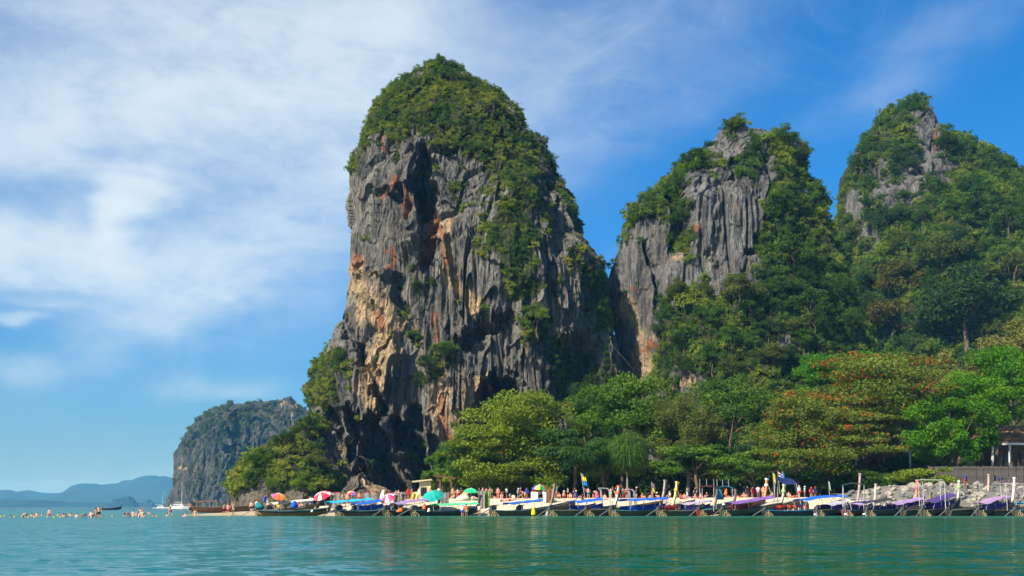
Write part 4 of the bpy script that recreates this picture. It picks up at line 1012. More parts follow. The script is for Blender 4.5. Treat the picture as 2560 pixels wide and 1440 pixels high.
def longtail(label, xs, Ys, xb, Yb, hullc=(.05, .04, .018), rim=(.10, .16, .14), canopy=None, cov=(.25, .72), ch=(2.0, 2.25), wid=1.0, sag=.08, peak=0.0, side=None, prow=None, ptop=1215, ribbon=None,
             botc=None, engine=True, shaft='down', B=.92, sheer=.62, z0=-.22, ring=True, hoop=None, seats=5, cat='longtail boat', loft=0.0, group='longtail boats moored along the beach', posts=4):
    p0, p1 = Vector((px(xs, 0, Ys)[0], Ys, 0)), Vector((px(xb, 0, Yb)[0], Yb, 0)); L = (p1 - p0).length
    az = math.atan2(p1.y - p0.y, p1.x - p0.x)
    zb = gz1(p1.x, p1.y) - .55 if z0 < .1 else z0
    pit = min(max((zb - z0) / L, 0), .12)
    root = empty('longtail_boat', (p0.x, p0.y, z0 + loft)); root.rotation_euler = (0, -pit, az); tag(root, label, cat, group)
    S = np.linspace(0, 1, 19); mb = MB(); rows = []; inn = []
    for s in S:
        b_, zg, zk = hull_sec(s, L, B, sheer); x = s * L
        sec = [(-1.0, zg), (-.93, zg * .68 + zk * .32), (-.74, zg * .32 + zk * .68), (-.4, zg * .08 + zk * .92), (0, zk), (.4, zg * .08 + zk * .92), (.74, zg * .32 + zk * .68), (.93, zg * .68 + zk * .32), (1.0, zg)]
        rows.append([(x, b_ * k, z) for k, z in sec])
        ib = max(.02, b_ - .06)
        inn.append([(x, ib * k, max(z, zk + .22) if abs(k) < .9 else z) for k, z in sec][::-1])
    mb.grid(rows); mb.grid(inn)
    mb.add(rows[0], [tuple(range(9))]); 
    mb.build('hull', paint(hullc), root, smooth=False)
    if botc:
        m2 = MB(); m2.grid([[(p[0], p[1] * 1.012 + (.01 if p[1] > 0 else -.01), p[2] - .012) for p in r[1:8]] for r in rows]); m2.build('bottom_stripe', paint(botc), root)
    g_ = MB()
    for k in (0, 8): g_.tube([(r[k][0], r[k][1] * 1.02, r[k][2] + .02) for r in rows], .06, 5)
    g_.build('gunwale', paint(rim), root)
    for k in range(seats):
        s = .18 + .62 * k / max(1, seats - 1); b_, zg, zk = hull_sec(s, L, B, sheer)
        MB().box((s * L, 0, zg * .72), (.28, b_ * 1.86, .05)).build('thwart', WOOD, root)
    fd = MB().box((L * .86, 0, hull_sec(.86, L, B, sheer)[1] - .04), (L * .14, hull_sec(.88, L, B, sheer)[0] * 1.5, .05)).build('foredeck', WOOD, root)
    # prow: a tall plank carrying on the line of the stem
    zg = hull_sec(1, L, B, sheer)[1]
    if prow:
        wz = root.location.z + math.sin(pit) * L + zg
        need = max(.8, EYE + (HZ - ptop) / FPX * Yb - wz); lean = .34
        a = Vector((L - .15, 0, zg - .25)); q = a + Vector((need * lean, 0, need + .2)); mid = a.lerp(q, .5) + Vector((need * .03, 0, -.05))
        pm = MB()
        pm.sheet([[(v.x - .26, .07 * sy, v.z), (v.x + .05, .07 * sy, v.z)] for v, sy in ((a, -1),)] * 1 + [[(a.x - .26, .07, a.z), (a.x + .05, .07, a.z)]], .02) if False else None
        for (u, v, w0, w1) in ((a, mid, .28, .24), (mid, q, .24, .30)):
            pm.add([(u.x - w0, -.14, u.z), (u.x + w0 * .3, -.10, u.z), (u.x + w0 * .3, .10, u.z), (u.x - w0, .14, u.z), (v.x - w1, -.14, v.z), (v.x + w1 * .3, -.10, v.z), (v.x + w1 * .3, .10, v.z), (v.x - w1, .14, v.z)],
                   [(0, 3, 2, 1), (4, 5, 6, 7), (0, 1, 5, 4), (1, 2, 6, 5), (2, 3, 7, 6), (3, 0, 4, 7)])
        pr = pm.build('prow', paint(prow), root)
        cap_c = ribbon or tuple(x * .8 for x in prow)
        MB().box((q.x - .11, 0, q.z + .08), (.50, .36, .22), Euler((0, .28, 0)).to_matrix()).build('prow_cap', paint(cap_c), pr)
        if ribbon:
            f_ = .72; w_ = a.lerp(q, f_)
            rb = MB().lathe((w_.x - .1, 0, w_.z), [(.26, -.18), (.30, 0), (.24, .2)], 8)
            for sy in (-1, 1): rb.sheet([[(w_.x + .05, sy * .16, w_.z), (w_.x + .2, sy * .18, w_.z)], [(w_.x + .1, sy * .3, w_.z - .6), (w_.x + .26, sy * .3, w_.z - .6)], [(w_.x + .25, sy * .34, w_.z - 1.2), (w_.x + .4, sy * .34, w_.z - 1.25)]], .03)
            rb.build('ribbon', tarp(ribbon), pr)
    if canopy:
        s0, s1 = cov; rows_ = []; nj = 9
        for i in range(nj):
            f_ = i / (nj - 1); s = s0 + (s1 - s0) * f_; zt = ch[0] + (ch[1] - ch[0]) * f_ - sag * math.sin(f_ * math.pi * 2.99) ** 2 + peak * (1 - abs(2 * f_ - 1))
            b_ = wid * (1 + .03 * math.sin(i * 2.3))
            rows_.append([(s * L, b_ * k, zt + .20 * (1 - k * k) - (.06 if abs(k) == 1 else 0) + .02 * math.sin(i * 1.7 + k * 3)) for k in (-1, -.6, 0, .6, 1)])
        cn = MB().sheet(rows_, .03).build('awning', tarp(canopy), root, smooth=False)
        for k in range(posts):
            f_ = k / (posts - 1); s = s0 + (s1 - s0) * (.04 + .92 * f_); b_, zg_, zk = hull_sec(s, L, B, sheer); zt = ch[0] + (ch[1] - ch[0]) * f_ + peak * (1 - abs(2 * f_ - 1))
            for sy in (-1, 1): MB().tube([(s * L, sy * b_ * .96, zg_ - .1), (s * L, sy * wid * .93, zt - .02)], .028, 5).build('post', PIPE, root)
    if side:
        s0, s1 = cov; m2 = MB()
        for sy in (-1, 1):
            P_ = []
            for i in range(7):
                s = s0 + (s1 - s0) * i / 6; b_, zg_, zk = hull_sec(s, L, B, sheer)
                P_.append([(s * L, sy * (b_ + .05), zg_ + .06), (s * L, sy * (b_ * .99 + .04), zg_ + .34 + .05 * math.sin(i * 2.1)), (s * L, sy * (b_ * .97), zg_ + .62 + .07 * math.sin(i * 1.3))])
            m2.grid(P_)
        m2.build('side_cloth', tarp(side), root)
    if hoop:
        for f_ in hoop:
            s = f_; b_, zg_, zk = hull_sec(s, L, B, sheer); hh = 2.75
            MB().tube([(s * L, -b_, zg_), (s * L, -b_ * .95, hh - .15), (s * L, -b_ * .8, hh), (s * L, b_ * .8, hh), (s * L, b_ * .95, hh - .15), (s * L, b_, zg_)], .035, 6).build('hoop', PIPE, root)
        if len(hoop) > 1:
            for sy in (-1, 1): MB().tube([(hoop[0] * L, sy * B * .72, 2.75), (hoop[-1] * L, sy * B * .72, 2.75)], .035, 6).build('rail', PIPE, root)
    if engine:
        e0 = Vector((.35, 0, 1.28)); en = MB().box(e0, (.75, .46, .42)).box(e0 + Vector((-.02, 0, .32)), (.5, .3, .22), taper=.8).box(e0 + Vector((.36, 0, .12)), (.14, .5, .55)).box(e0 + Vector((0, 0, -.4)), (.3, .2, .45))
        en.lathe(e0 + Vector((-.2, .3, .05)), [(.2, -.05), (.22, 0), (.2, .05)], 10, Euler((math.pi / 2, 0, 0)).to_matrix()).lathe(e0 + Vector((.15, -.3, .1)), [(.13, -.08), (.14, 0), (.12, .08)], 8, Euler((math.pi / 2, 0, 0)).to_matrix())
        en = en.build('engine', STEEL, root)
        MB().tube([e0 + Vector((.1, .12, .35)), e0 + Vector((.1, .12, .75)), e0 + Vector((-.12, .12, .9))], .05, 6).build('exhaust_pipe', PIPE, en)
        MB().tube([e0 + Vector((.35, 0, .1)), e0 + Vector((1.2, .15, .35))], .03, 5).build('tiller', SHAFT, en)
        if shaft == 'down': tip = e0 + Vector((-3.4, .35, -1.55))
        elif shaft == 'up': tip = e0 + Vector((-2.9, -1.2, -.65))
        else: tip = e0 + Vector((-3.3, .5, -.2))
        sf = MB().tube([e0 + Vector((-.35, 0, 0)), tip], [.075, .05], 6).build('tail_shaft', SHAFT, en)
        d = (tip - e0).normalized()
        pr_ = MB().lathe(tip, [(.05, -.1), (.07, 0), (.03, .12)], 8, d.to_track_quat('Z', 'Y').to_matrix())
        for k in range(3):
            a_ = k * 2.09; u = d.cross(Vector((0, 0, 1))).normalized(); v = d.cross(u); r0 = u * math.cos(a_) + v * math.sin(a_); t0 = d * .06 + (d.cross(r0)) * .09
            pr_.add([tip + r0 * .05 - t0 * .5, tip + r0 * .26 - t0, tip + r0 * .28 + t0, tip + r0 * .05 + t0 * .5], [(0, 1, 2, 3)])
        pr_.build('propeller', PROP, sf)
    if ring:
        rp = MB()
        for k in range(3):
            R_ = .55 - .13 * k; cx_ = .05 + .12 * k
            rp.tube([(cx_ + R_ * 1.0 * math.cos(a_), -.75 - .12 * k, .25 + R_ * .95 * math.sin(a_)) for a_ in np.linspace(-.3, math.pi + .3, 12)], .035, 5)
        rp.tube([(.2, -.62, 1.0), (-.1, -.8, .6), (-.05, -.95, .25), (-.4, -1.0, .05)], .035, 5)
        rp.build('mooring_rope', ROPE, root)
    return root

B_ = {}
DK = (.042, .036, .016)
B_['brown'] = longtail('brown wooden longtail drawn up on the sand spit, its long shaft over the water', 478, 168, 655, 171, (.10, .05, .028), (.16, .10, .06), canopy=(.12, .08, .055), cov=(.06, .36), ch=(1.7, 1.8), wid=.8, ptop=1226, prow=(.12, .07, .05), z0=.32, shaft='flat', ring=False)
B_['a'] = longtail('low dark longtail with amber bottom nearest the sand spit', 640, 150, 826, 154, (.035, .04, .036), (.09, .15, .15), botc=(.20, .085, .014), prow=(.09, .05, .03), ptop=1240, seats=6)
B_['a2'] = longtail('longtail with white awning behind the low amber-bottomed one', 668, 158, 800, 163, (.07, .06, .04), (.2, .2, .18), canopy=(.66, .62, .52), cov=(.08, .86), ch=(1.85, 2.0), prow=(.12, .08, .05), ptop=1236, ring=False)
B_['b'] = longtail('dark longtail with long turquoise awning', 842, 150, 986, 156, (.035, .04, .036), (.09, .18, .19), canopy=SKYB, cov=(-.15, .55), ch=(2.05, 2.55), botc=(.19, .085, .014), prow=(.1, .06, .04), ptop=1240)
B_['c'] = longtail('longtail with royal blue awning behind the pink striped parasol', 884, 154, 1010, 160, DK, (.05, .12, .3), canopy=BLUE, cov=(.02, .52), ch=(1.8, 2.0), side=(.02, .10, .42), prow=(.1, .06, .04), ptop=1238, ring=False)
B_['d'] = longtail('longtail with lilac awning and orange crate', 962, 152, 1100, 159, DK, (.12, .14, .1), canopy=LILAC, cov=(.16, .78), ch=(1.75, 2.05), peak=.15, prow=(.1, .06, .04), ptop=1240)
B_['e'] = longtail('dark green longtail with mint green awning', 1030, 150, 1196, 156, (.018, .03, .024), (.06, .10, .10), canopy=MINT, cov=(.34, .95), ch=(1.75, 1.95), wid=1.1, prow=(.08, .08, .06), ptop=1240)
B_['f'] = longtail('longtail with thin blue awning rising towards its bow, before the ice boxes', 1228, 150, 1378, 156.5, (.07, .058, .02), (.07, .13, .13), canopy=(.03, .12, .42), cov=(.24, .80), ch=(1.85, 2.3), prow=(.22, .17, .12), ptop=1213, sag=.1)
B_['g'] = longtail('longtail with bright blue awning and blue side cloth next to the yellow bag', 1374, 150, 1541, 157.5, (.085, .075, .03), (.14, .15, .09), canopy=BLUE, cov=(.34, .74), ch=(1.95, 2.3), side=(.012, .05, .30), prow=(.50, .46, .38), ptop=1217, ribbon=ORANGE)
B_['h'] = longtail('dark longtail without awning between two blue ones', 1466, 151.5, 1659, 161, (.06, .045, .016), (.10, .09, .06), prow=(.30, .25, .22), ptop=1203, seats=4)
B_['i'] = longtail('longtail with the largest bright blue awning and teal rim', 1528, 149.5, 1684, 157.5, (.09, .07, .02), (.08, .22, .22), canopy=BLUE, cov=(.20, .82), ch=(2.35, 2.5), wid=1.35, sag=.12, side=(.012, .06, .36), prow=(.72, .50, .20), ptop=1207, ribbon=YELLOW)
B_['j'] = longtail('longtail with pale lilac awning and purple side cloth', 1646, 150, 1788, 157, (.08, .07, .03), (.16, .15, .10), canopy=(.44, .37, .48), cov=(.36, .86), ch=(1.75, 2.25), side=(.12, .07, .28), prow=(.2, .14, .1), ptop=1226)
B_['k'] = longtail('longtail with high maroon and slate blue roof and red hull', 1748, 151.5, 1916, 161, (.16, .025, .018), (.06, .22, .18), canopy=None, prow=(.70, .20, .07), ptop=1199, ribbon=(.75, .70, .62), seats=4)
B_['l'] = longtail('mossy green longtail with purple and blue awning', 1806, 149.5, 1957, 158, (.05, .06, .022), (.12, .12, .08), canopy=(.22, .11, .37), cov=(.10, .78), ch=(1.85, 2.3), wid=1.15, prow=(.42, .37, .26), ptop=1214, ribbon=LGREEN)
B_['m'] = longtail('blue rimmed longtail with bright blue awning and rows of orange life jackets', 1912, 149.5, 2090, 156.5, (.03, .032, .028), (.02, .17, .30), canopy=BLUE, cov=(.46, 1.08), ch=(2.35, 2.9), wid=1.25, peak=.2, prow=None, shaft='down')
B_['n'] = longtail('purple longtail between the blue awning and the domed dark roof', 2042, 150.5, 2146, 160, (.05, .035, .045), (.13, .11, .07), canopy=(.45, .42, .50), cov=(.2, .62), ch=(1.5, 1.8), side=(.08, .03, .22), prow=(.26, .19, .17), ptop=1187, shaft='up')
B_['o'] = longtail('longtail with red bottom and blue rim under a domed dark roof', 2112, 149.5, 2187, 159, (.12, .02, .02), (.015, .10, .22), canopy=(.4, .3, .55), cov=(.25, .70), ch=(1.6, 1.95), side=(.14, .06, .34), prow=(.36, .33, .26), ptop=1213, shaft='up')
B_['p'] = longtail('longtail with flat charcoal awning', 2168, 150, 2289, 158.5, (.045, .04, .03), (.11, .10, .06), canopy=DGREY, cov=(.02, .40), ch=(2.1, 2.3), wid=1.05, side=(.03, .02, .08), prow=(.72, .20, .10), ptop=1203, ribbon=PINK, shaft='up')
B_['q'] = longtail('longtail with pale lilac arch awning beside the pink ribboned prow', 2215, 153.5, 2330, 160, (.05, .045, .03), (.13, .12, .07), canopy=LILAC, cov=(.12, .70), ch=(1.65, 1.8), side=(.05, .03, .14), ring=False, prow=(.2, .15, .1), ptop=1236)
B_['r'] = longtail('green longtail with deep purple awning and pipe hoops', 2306, 149.5, 2397, 161, (.05, .055, .02), (.13, .12, .07), canopy=(.09, .05, .22), cov=(.12, .74), ch=(1.9, 2.2), wid=1.1, side=(.07, .025, .26), prow=(.32, .29, .25), ptop=1205, ribbon=LGREEN)
B_['s'] = longtail('longtail with lilac peaked awning at the right end of the row', 2446, 150, 2534, 159, (.05, .05, .022), (.12, .11, .07), canopy=(.38, .25, .42), cov=(.05, .74), ch=(1.85, 2.15), peak=.2, side=(.10, .04, .22), prow=(.50, .46, .36), ptop=1197, ribbon=(.72, .68, .58))
B_['t'] = longtail('longtail behind the lilac peaked awning with tall bare tan prow', 2392, 157, 2471, 166, (.06, .05, .03), (.14, .12, .08), prow=(.40, .27, .21), ptop=1189, ribbon=None, ring=False, engine=False)
B_['u'] = longtail('blue rimmed longtail cut by the right edge with sky blue awning', 2538, 150, 2690, 158, (.05, .045, .02), (.03, .25, .36), canopy=SKYB, cov=(.08, .6), ch=(1.9, 2.0), prow=(.3, .2, .15), ptop=1220)

def roof_on(root, x0, x1, xa, Yc, yt, col, curve, label=None, seg=7):
    """a high roof on posts set up over a boat, seen at pixels x0..x1, top yt"""
    inv = root.matrix_basis.inverted()
    P_ = []
    for i in range(seg):
        f_ = i / (seg - 1); a = Vector(px(x0 + (x1 - x0) * f_, yt, Yc)); dz = curve * math.sin(f_ * math.pi) - (curve * .2)
        P_.append([inv @ (a + Vector((k * .35, k, dz - .07 * abs(k)))) for k in (-1.1, 0, 1.1)])
    r = MB().sheet(P_, .07).build('roof', tarp(col), root)
    for f_ in (.06, .94):
        a = Vector(px(x0 + (x1 - x0) * f_, yt, Yc))
        for k in (-1, 1):
            b_ = a + Vector((k * .35, k, -.1)); c = Vector((b_.x, b_.y, .6)); MB().tube([inv @ b_, inv @ c], .04, 5).build('post', PIPE, root)
    return r
roof_on(B_['k'], 1750, 1790, 0, 153, 1215, MAROON, .08)
roof_on(B_['k'], 1791, 1836, 0, 155, 1218, (.03, .12, .17), .28)
inv = B_['k'].matrix_basis.inverted()
for x_ in (1750, 1767, 1785, 1793, 1807, 1822): MB().tube([inv @ Vector(px(x_, 1216, 153.5)), inv @ Vector(px(x_ - 1, 1198, 153.5))], .03, 5).build('mast', PIPE, B_['k'])
roof_on(B_['o'], 2104, 2164, 0, 152, 1211, (.05, .06, .08), .3)
def hoops(root, x0, x1, Yc, yt):
    inv = root.matrix_basis.inverted()
    for dy in (0, 1.6):
        a, b_ = Vector(px(x0, yt, Yc)) + Vector((0, dy, 0)), Vector(px(x1, yt + 1, Yc)) + Vector((0, dy, 0))
        pts = [Vector((a.x + .6, a.y, .7)), a + Vector((.35, 0, -.35)), a, b_, b_ + Vector((.3, 0, -.35)), Vector((b_.x + .45, b_.y, .9))]
        MB().tube([inv @ p for p in pts], .05, 6).build('hoop', PIPE, root)
hoops(B_['r'], 2300, 2356, 151, 1199); hoops(B_['u'], 2508, 2568, 152, 1209); hoops(B_['n'], 2118, 2160, 151, 1246)
hoops(B_['h'], 1497, 1520, 157, 1220); hoops(B_['i'], 1568, 1582, 152, 1223)

# life jackets laid over the thwarts
def vest_mesh(seed):
    r_ = np.random.default_rng(seed); mb = MB()
    for sy in (-1, 1): mb.sheet([[(.0, sy * .13 - .1, .5), (.0, sy * .13 + .1, .5)], [(.10, sy * .14 - .12, .3), (.10, sy * .14 + .12, .3)], [(.11, sy * .14 - .12, .0), (.11, sy * .14 + .12, .0)]], .09)
    return mb.sheet([[(-.1, -.22, .45), (-.1, .22, .45)], [(.0, -.24, .52), (.0, .24, .52)]], .1).mesh('life_jacket')
vm = vest_mesh(1); vm.materials.append(tarp(ORANGE))
def jackets(key, s0, s1, n, cols, label, group):
    r = B_[key]; M = r.matrix_basis; L = (Vector((0, 0, 0))).length
    x0, x1 = s0, s1
    for k in range(n):
        o = link('life_jacket', vm, None); loc = M @ Vector((x0 + (x1 - x0) * k / (n - 1), -.55 + .15 * (k % 2), .98 + .06 * (k % 3)))
        o.location = loc; o.rotation_euler = (0.15 * (k % 3 - 1), .1, r.rotation_euler.z - 1.4 + .25 * (k % 2)); o.scale = (1.35, 1.35, 1.25)
        o.material_slots[0].link = 'OBJECT'; o.material_slots[0].material = tarp(cols[k % len(cols)]); tag(o, label, 'life jacket', group)
jackets('l', 1.2, 5.2, 9, [(.45, .02, .015), (.35, .015, .01), (.5, .05, .02)], 'dark red life jacket in the mossy green longtail', 'red life jackets in the green longtail')
jackets('m', 1.8, 7.6, 12, [RED, ORANGE, (.45, .02, .015), NAVY, ORANGE], 'orange or red life jacket in the blue rimmed longtail', 'life jackets in the blue rimmed longtail')
jackets('j', 1.0, 3.0, 4, [RED, (.45, .02, .02)], 'red life jacket in the stern of the longtail with pale lilac awning', 'red life jackets in the lilac-awning longtail')

# far boats
o = longtail('dark longtail under way far out in front of the blue hills', 244, 470, 304, 474, (.03, .03, .035), (.03, .03, .04), prow=(.05, .045, .05), ptop=1262, ring=False, seats=3, sheer=1.0, group=None)
wake = MB().sheet([[(-4.5, -.5, .12), (-4.5, .7, .1)], [(-1, -1.3, .2), (-1, -.6, .1)], [(5, -1.5, .16), (5, -.9, .1)]], .1).build('wake', WHITE); wake.matrix_world = o.matrix_basis; tag(wake, 'white bow wave beside the dark longtail under way', 'wake')
GLASSW = pbr('tinted_window', (.03, .04, .05), .1, .5)
def yacht(label, x0, x1, Y, mast_top, cab=.55, two=False, mx=.45, deckh=1.3, lean=.0):
    a, b_ = px(x0, 0, Y)[0], px(x1, 0, Y)[0]; L = b_ - a
    root = empty('yacht', (a, Y, 0)); tag(root, label, 'yacht', 'white yachts at anchor')
    for yy in ((-2.2, 2.2) if two else (0,)):
        rows = []
        for s in np.linspace(0, 1, 9):
            w_ = (1.0 if two else 1.7) * max(.04, math.sin(min(1, (1 - s) * 2.2 + .02) * math.pi / 2)); zt = deckh + .35 * s
            rows.append([(s * L, yy - w_, zt), (s * L, yy - w_ * .8, .3), (s * L, yy, -.4), (s * L, yy + w_ * .8, .3), (s * L, yy + w_, zt)])
        m_ = MB().grid(rows); m_.add(rows[0], [(0, 1, 2, 3, 4)]); m_.grid([[r[4], r[0]] for r in rows]); m_.build('hull', WHITE, root)
    c = MB().box((L * .42, 0, deckh + .75), (L * cab, 4.6 if two else 2.4, 1.2), taper=.82).build('cabin', WHITE, root)
    MB().box((L * .42, 0, deckh + .85), (L * cab * .97, 4.7 if two else 2.46, .45), taper=.94).build('window', GLASSW, c)
    zt = EYE + (HZ - mast_top) / FPX * Y
    m_ = MB().tube([(L * mx, 0, deckh), (L * mx + lean * zt, 0, zt)], [.16, .09], 6).build('mast', PIPE, root)
    MB().tube([(L * mx + lean * 3, 0, deckh + 2.2), (L * (mx - .4), 0, deckh + 2.3)], .12, 6).build('boom', PIPE, m_)
    MB().tube([(L * mx + lean * zt, 0, zt), (L * .98, 0, deckh + .3)], .04, 4).build('forestay', PIPE, m_)
yacht('white catamaran with tall mast at anchor off the headland', 384, 430, 900, 1226, cab=.4, two=True, lean=.1, deckh=.8)
yacht('white cruiser with mast behind the bow of the brown longtail', 426, 474, 560, 1204, cab=.6, deckh=1.5, mx=.6)
# the second row, seen between the others
for (xs, Ys, xb, Yb, hc, rm, pc, pt, lab) in [
        (1296, 152.5, 1440, 160, (.05, .045, .03), (.10, .12, .10), None, 0, 'plain dark longtail without awning behind the yellow bag'),
        (1590, 153, 1740, 161, (.06, .05, .02), (.12, .11, .07), None, 0, 'plain dark longtail behind the largest blue awning'),
        (1700, 153, 1840, 160, (.05, .04, .02), (.05, .16, .15), (.22, .16, .12), 1226, 'plain teal rimmed longtail left of the maroon roof'),
        (1862, 153.5, 2010, 161, (.045, .04, .025), (.10, .09, .06), None, 0, 'plain dark longtail behind the rows of life jackets'),
        (2258, 152, 2380, 160, (.05, .05, .025), (.12, .11, .07), None, 0, 'plain longtail with pale rim between the lilac and the deep purple awnings'),
        (2372, 151.5, 2510, 158.5, (.05, .045, .03), (.13, .12, .08), None, 0, 'plain dark longtail right of the deep purple awning'),
        (2480, 152, 2610, 159, (.06, .04, .02), (.12, .10, .06), None, 0, 'plain brown longtail at the right end behind the lilac peaked awning')]:
    longtail(lab, xs, Ys, xb, Yb, hc, rm, prow=pc, ptop=pt, ring=False)
# ---------------------------------------------------------------- people
BASE = dict(pel=(0, 0, .93), spi=(0, .01, 1.13), che=(0, .01, 1.30), nek=(0, 0, 1.47), hed=(0, -.02, 1.57), top=(0, -.01, 1.68),
            shl=(.17, .01, 1.40), ell=(.24, .03, 1.13), wrl=(.25, -.05, .90), hal=(.25, -.08, .80), shr=(-.17, .01, 1.40), elr=(-.24, .03, 1.13), wrr=(-.25, -.05, .90), har=(-.25, -.08, .80),
            hil=(.09, 0, .88), knl=(.10, -.01, .50), anl=(.10, .03, .09), tol=(.11, -.12, .04), hir=(-.09, 0, .88), knr=(-.10, -.01, .50), anr=(-.10, .03, .09), tor=(-.11, -.12, .04))
def pose(**k): d = dict(BASE); d.update(k); return d
def lift(d, dz, keys): return {k: (v[0], v[1], v[2] + dz) if k in keys else v for k, v in d.items()}
POSES = {
    'stand': pose(),
    'hips': pose(ell=(.36, .06, 1.18), wrl=(.18, -.05, 1.0), hal=(.13, -.08, .97), elr=(-.36, .06, 1.18), wrr=(-.18, -.05, 1.0), har=(-.13, -.08, .97), knl=(.15, -.02, .5), anl=(.17, .02, .09), tol=(.2, -.12, .04)),
    'walk': pose(knl=(.09, -.20, .52), anl=(.09, -.26, .10), tol=(.09, -.42, .06), knr=(-.09, .06, .50), anr=(-.09, .34, .14), tor=(-.09, .25, .04), wrl=(.24, .12, .94), hal=(.24, .14, .85), wrr=(-.24, -.22, .98), har=(-.24, -.30, .92), elr=(-.23, -.02, 1.13)),
    'wave': pose(ell=(.32, -.05, 1.58), wrl=(.28, -.08, 1.84), hal=(.27, -.09, 1.94)),
    'armsup': pose(ell=(.28, -.02, 1.64), wrl=(.16, -.05, 1.84), hal=(.08, -.06, 1.86), elr=(-.28, -.02, 1.64), wrr=(-.16, -.05, 1.84), har=(-.08, -.06, 1.86)),
    'bend': pose(spi=(0, -.14, 1.05), che=(0, -.32, 1.10), nek=(0, -.48, 1.12), hed=(0, -.58, 1.10), top=(0, -.68, 1.06), shl=(.17, -.40, 1.10), ell=(.2, -.42, .82), wrl=(.16, -.5, .58), hal=(.14, -.52, .5), shr=(-.17, -.40, 1.10), elr=(-.2, -.42, .82), wrr=(-.16, -.5, .58), har=(-.14, -.52, .5)),
    'sit': pose(pel=(0, 0, .13), spi=(0, .06, .33), che=(0, .05, .50), nek=(0, .02, .67), hed=(0, -.01, .77), top=(0, 0, .88), shl=(.17, .05, .60), ell=(.25, -.06, .38), wrl=(.16, -.28, .40), hal=(.12, -.34, .42), shr=(-.17, .05, .60), elr=(-.25, -.06, .38), wrr=(-.16, -.28, .40), har=(-.12, -.34, .42),
                hil=(.1, -.02, .12), knl=(.15, -.38, .42), anl=(.13, -.60, .08), tol=(.13, -.74, .05), hir=(-.1, -.02, .12), knr=(-.15, -.38, .42), anr=(-.13, -.60, .08), tor=(-.13, -.74, .05)),
    'lie': pose(pel=(0, 0, .14), spi=(0, .2, .16), che=(0, .36, .2), nek=(0, .5, .27), hed=(0, .58, .35), top=(0, .62, .45), shl=(.18, .42, .2), ell=(.28, .55, .1), wrl=(.26, .35, .08), hal=(.26, .26, .08), shr=(-.18, .42, .2), elr=(-.28, .55, .1), wrr=(-.26, .35, .08), har=(-.26, .26, .08),
                hil=(.09, -.05, .13), knl=(.11, -.45, .16), anl=(.12, -.85, .09), tol=(.14, -.92, .14), hir=(-.09, -.05, .13), knr=(-.11, -.42, .34), anr=(-.12, -.78, .09), tor=(-.12, -.90, .06)),
}
BONES = [('pel', 'spi'), ('spi', 'che'), ('che', 'nek'), ('nek', 'hed'), ('hed', 'top'), ('che', 'shl'), ('shl', 'ell'), ('ell', 'wrl'), ('wrl', 'hal'), ('che', 'shr'), ('shr', 'elr'), ('elr', 'wrr'), ('wrr', 'har'),
         ('pel', 'hil'), ('hil', 'knl'), ('knl', 'anl'), ('anl', 'tol'), ('pel', 'hir'), ('hir', 'knr'), ('knr', 'anr'), ('anr', 'tor')]
RAD = dict(pel=.135, spi=.12, che=.145, nek=.055, hed=.088, top=.062, shl=.062, ell=.042, wrl=.032, hal=.035, shr=.062, elr=.042, wrr=.032, har=.035, hil=.085, knl=.058, anl=.038, tol=.032, hir=.085, knr=.058, anr=.038, tor=.032)
def skin_mesh(name, J, bones, rad, root, sub=1):
    ks = sorted({k for b_ in bones for k in b_}); ks.remove(root); ks.insert(0, root); ix = {k: i for i, k in enumerate(ks)}
    me = bpy.data.meshes.new(name); me.from_pydata([J[k] for k in ks], [(ix[a], ix[b_]) for a, b_ in bones], [])
    o = bpy.data.objects.new(name, me); COL.objects.link(o)
    md = o.modifiers.new('skin', 'SKIN'); md.use_smooth_shade = True
    sv = me.skin_vertices[0].data
    for k, i in ix.items():
        r = rad[k]; sv[i].radius = (r, r * (.72 if k in ('che', 'spi') else 1)); sv[i].use_root = (k == root)
    if sub: s = o.modifiers.new('sub', 'SUBSURF'); s.levels = sub; s.render_levels = sub
    bpy.context.view_layer.update(); dg = bpy.context.evaluated_depsgraph_get(); ev = o.evaluated_get(dg)
    out = bpy.data.meshes.new_from_object(ev); out.name = name; bpy.data.objects.remove(o)
    out.materials.clear(); out.materials.append(None)
    return out
KIT = {}
for pn_, J in POSES.items():
    mid = lambda a, b_, f: tuple(J[a][i] + (J[b_][i] - J[a][i]) * f for i in range(3))
    K = dict(J); K['thl'], K['thr'] = mid('hil', 'knl', .55), mid('hir', 'knr', .55); K['sll'], K['slr'] = mid('shl', 'ell', .55), mid('shr', 'elr', .55)
    shorts = skin_mesh('shorts', K, [('pel', 'hil'), ('hil', 'thl'), ('pel', 'hir'), ('hir', 'thr')], dict(pel=.15, hil=.105, hir=.105, thl=.095, thr=.095), 'pel', 0)
    shirt = skin_mesh('shirt', K, [('pel', 'spi'), ('spi', 'che'), ('che', 'shl'), ('shl', 'sll'), ('che', 'shr'), ('shr', 'slr')], dict(pel=.155, spi=.15, che=.165, shl=.085, shr=.085, sll=.07, slr=.07), 'pel', 0)
    hd, tp = Vector(J['hed']), Vector(J['top']); d = (tp - hd).normalized(); R_ = d.to_track_quat('Z', 'Y').to_matrix()
    hair = MB().lathe(hd + d * .035 + Vector((0, .025, 0)), [(.088, -.02), (.102, .03), (.090, .08), (.05, .115)], 8, R_).mesh('hair', True); hair.materials.append(None)
    hat = MB().lathe(hd + d * .07, [(.20, -.012), (.20, .0), (.115, .02), (.105, .09), (.06, .12)], 10, R_).mesh('hat', True); hat.materials.append(None)
    KIT[pn_] = dict(body=skin_mesh('body', J, BONES, RAD, 'pel', 1), shorts=shorts, shirt=shirt, hair=hair, hat=hat)
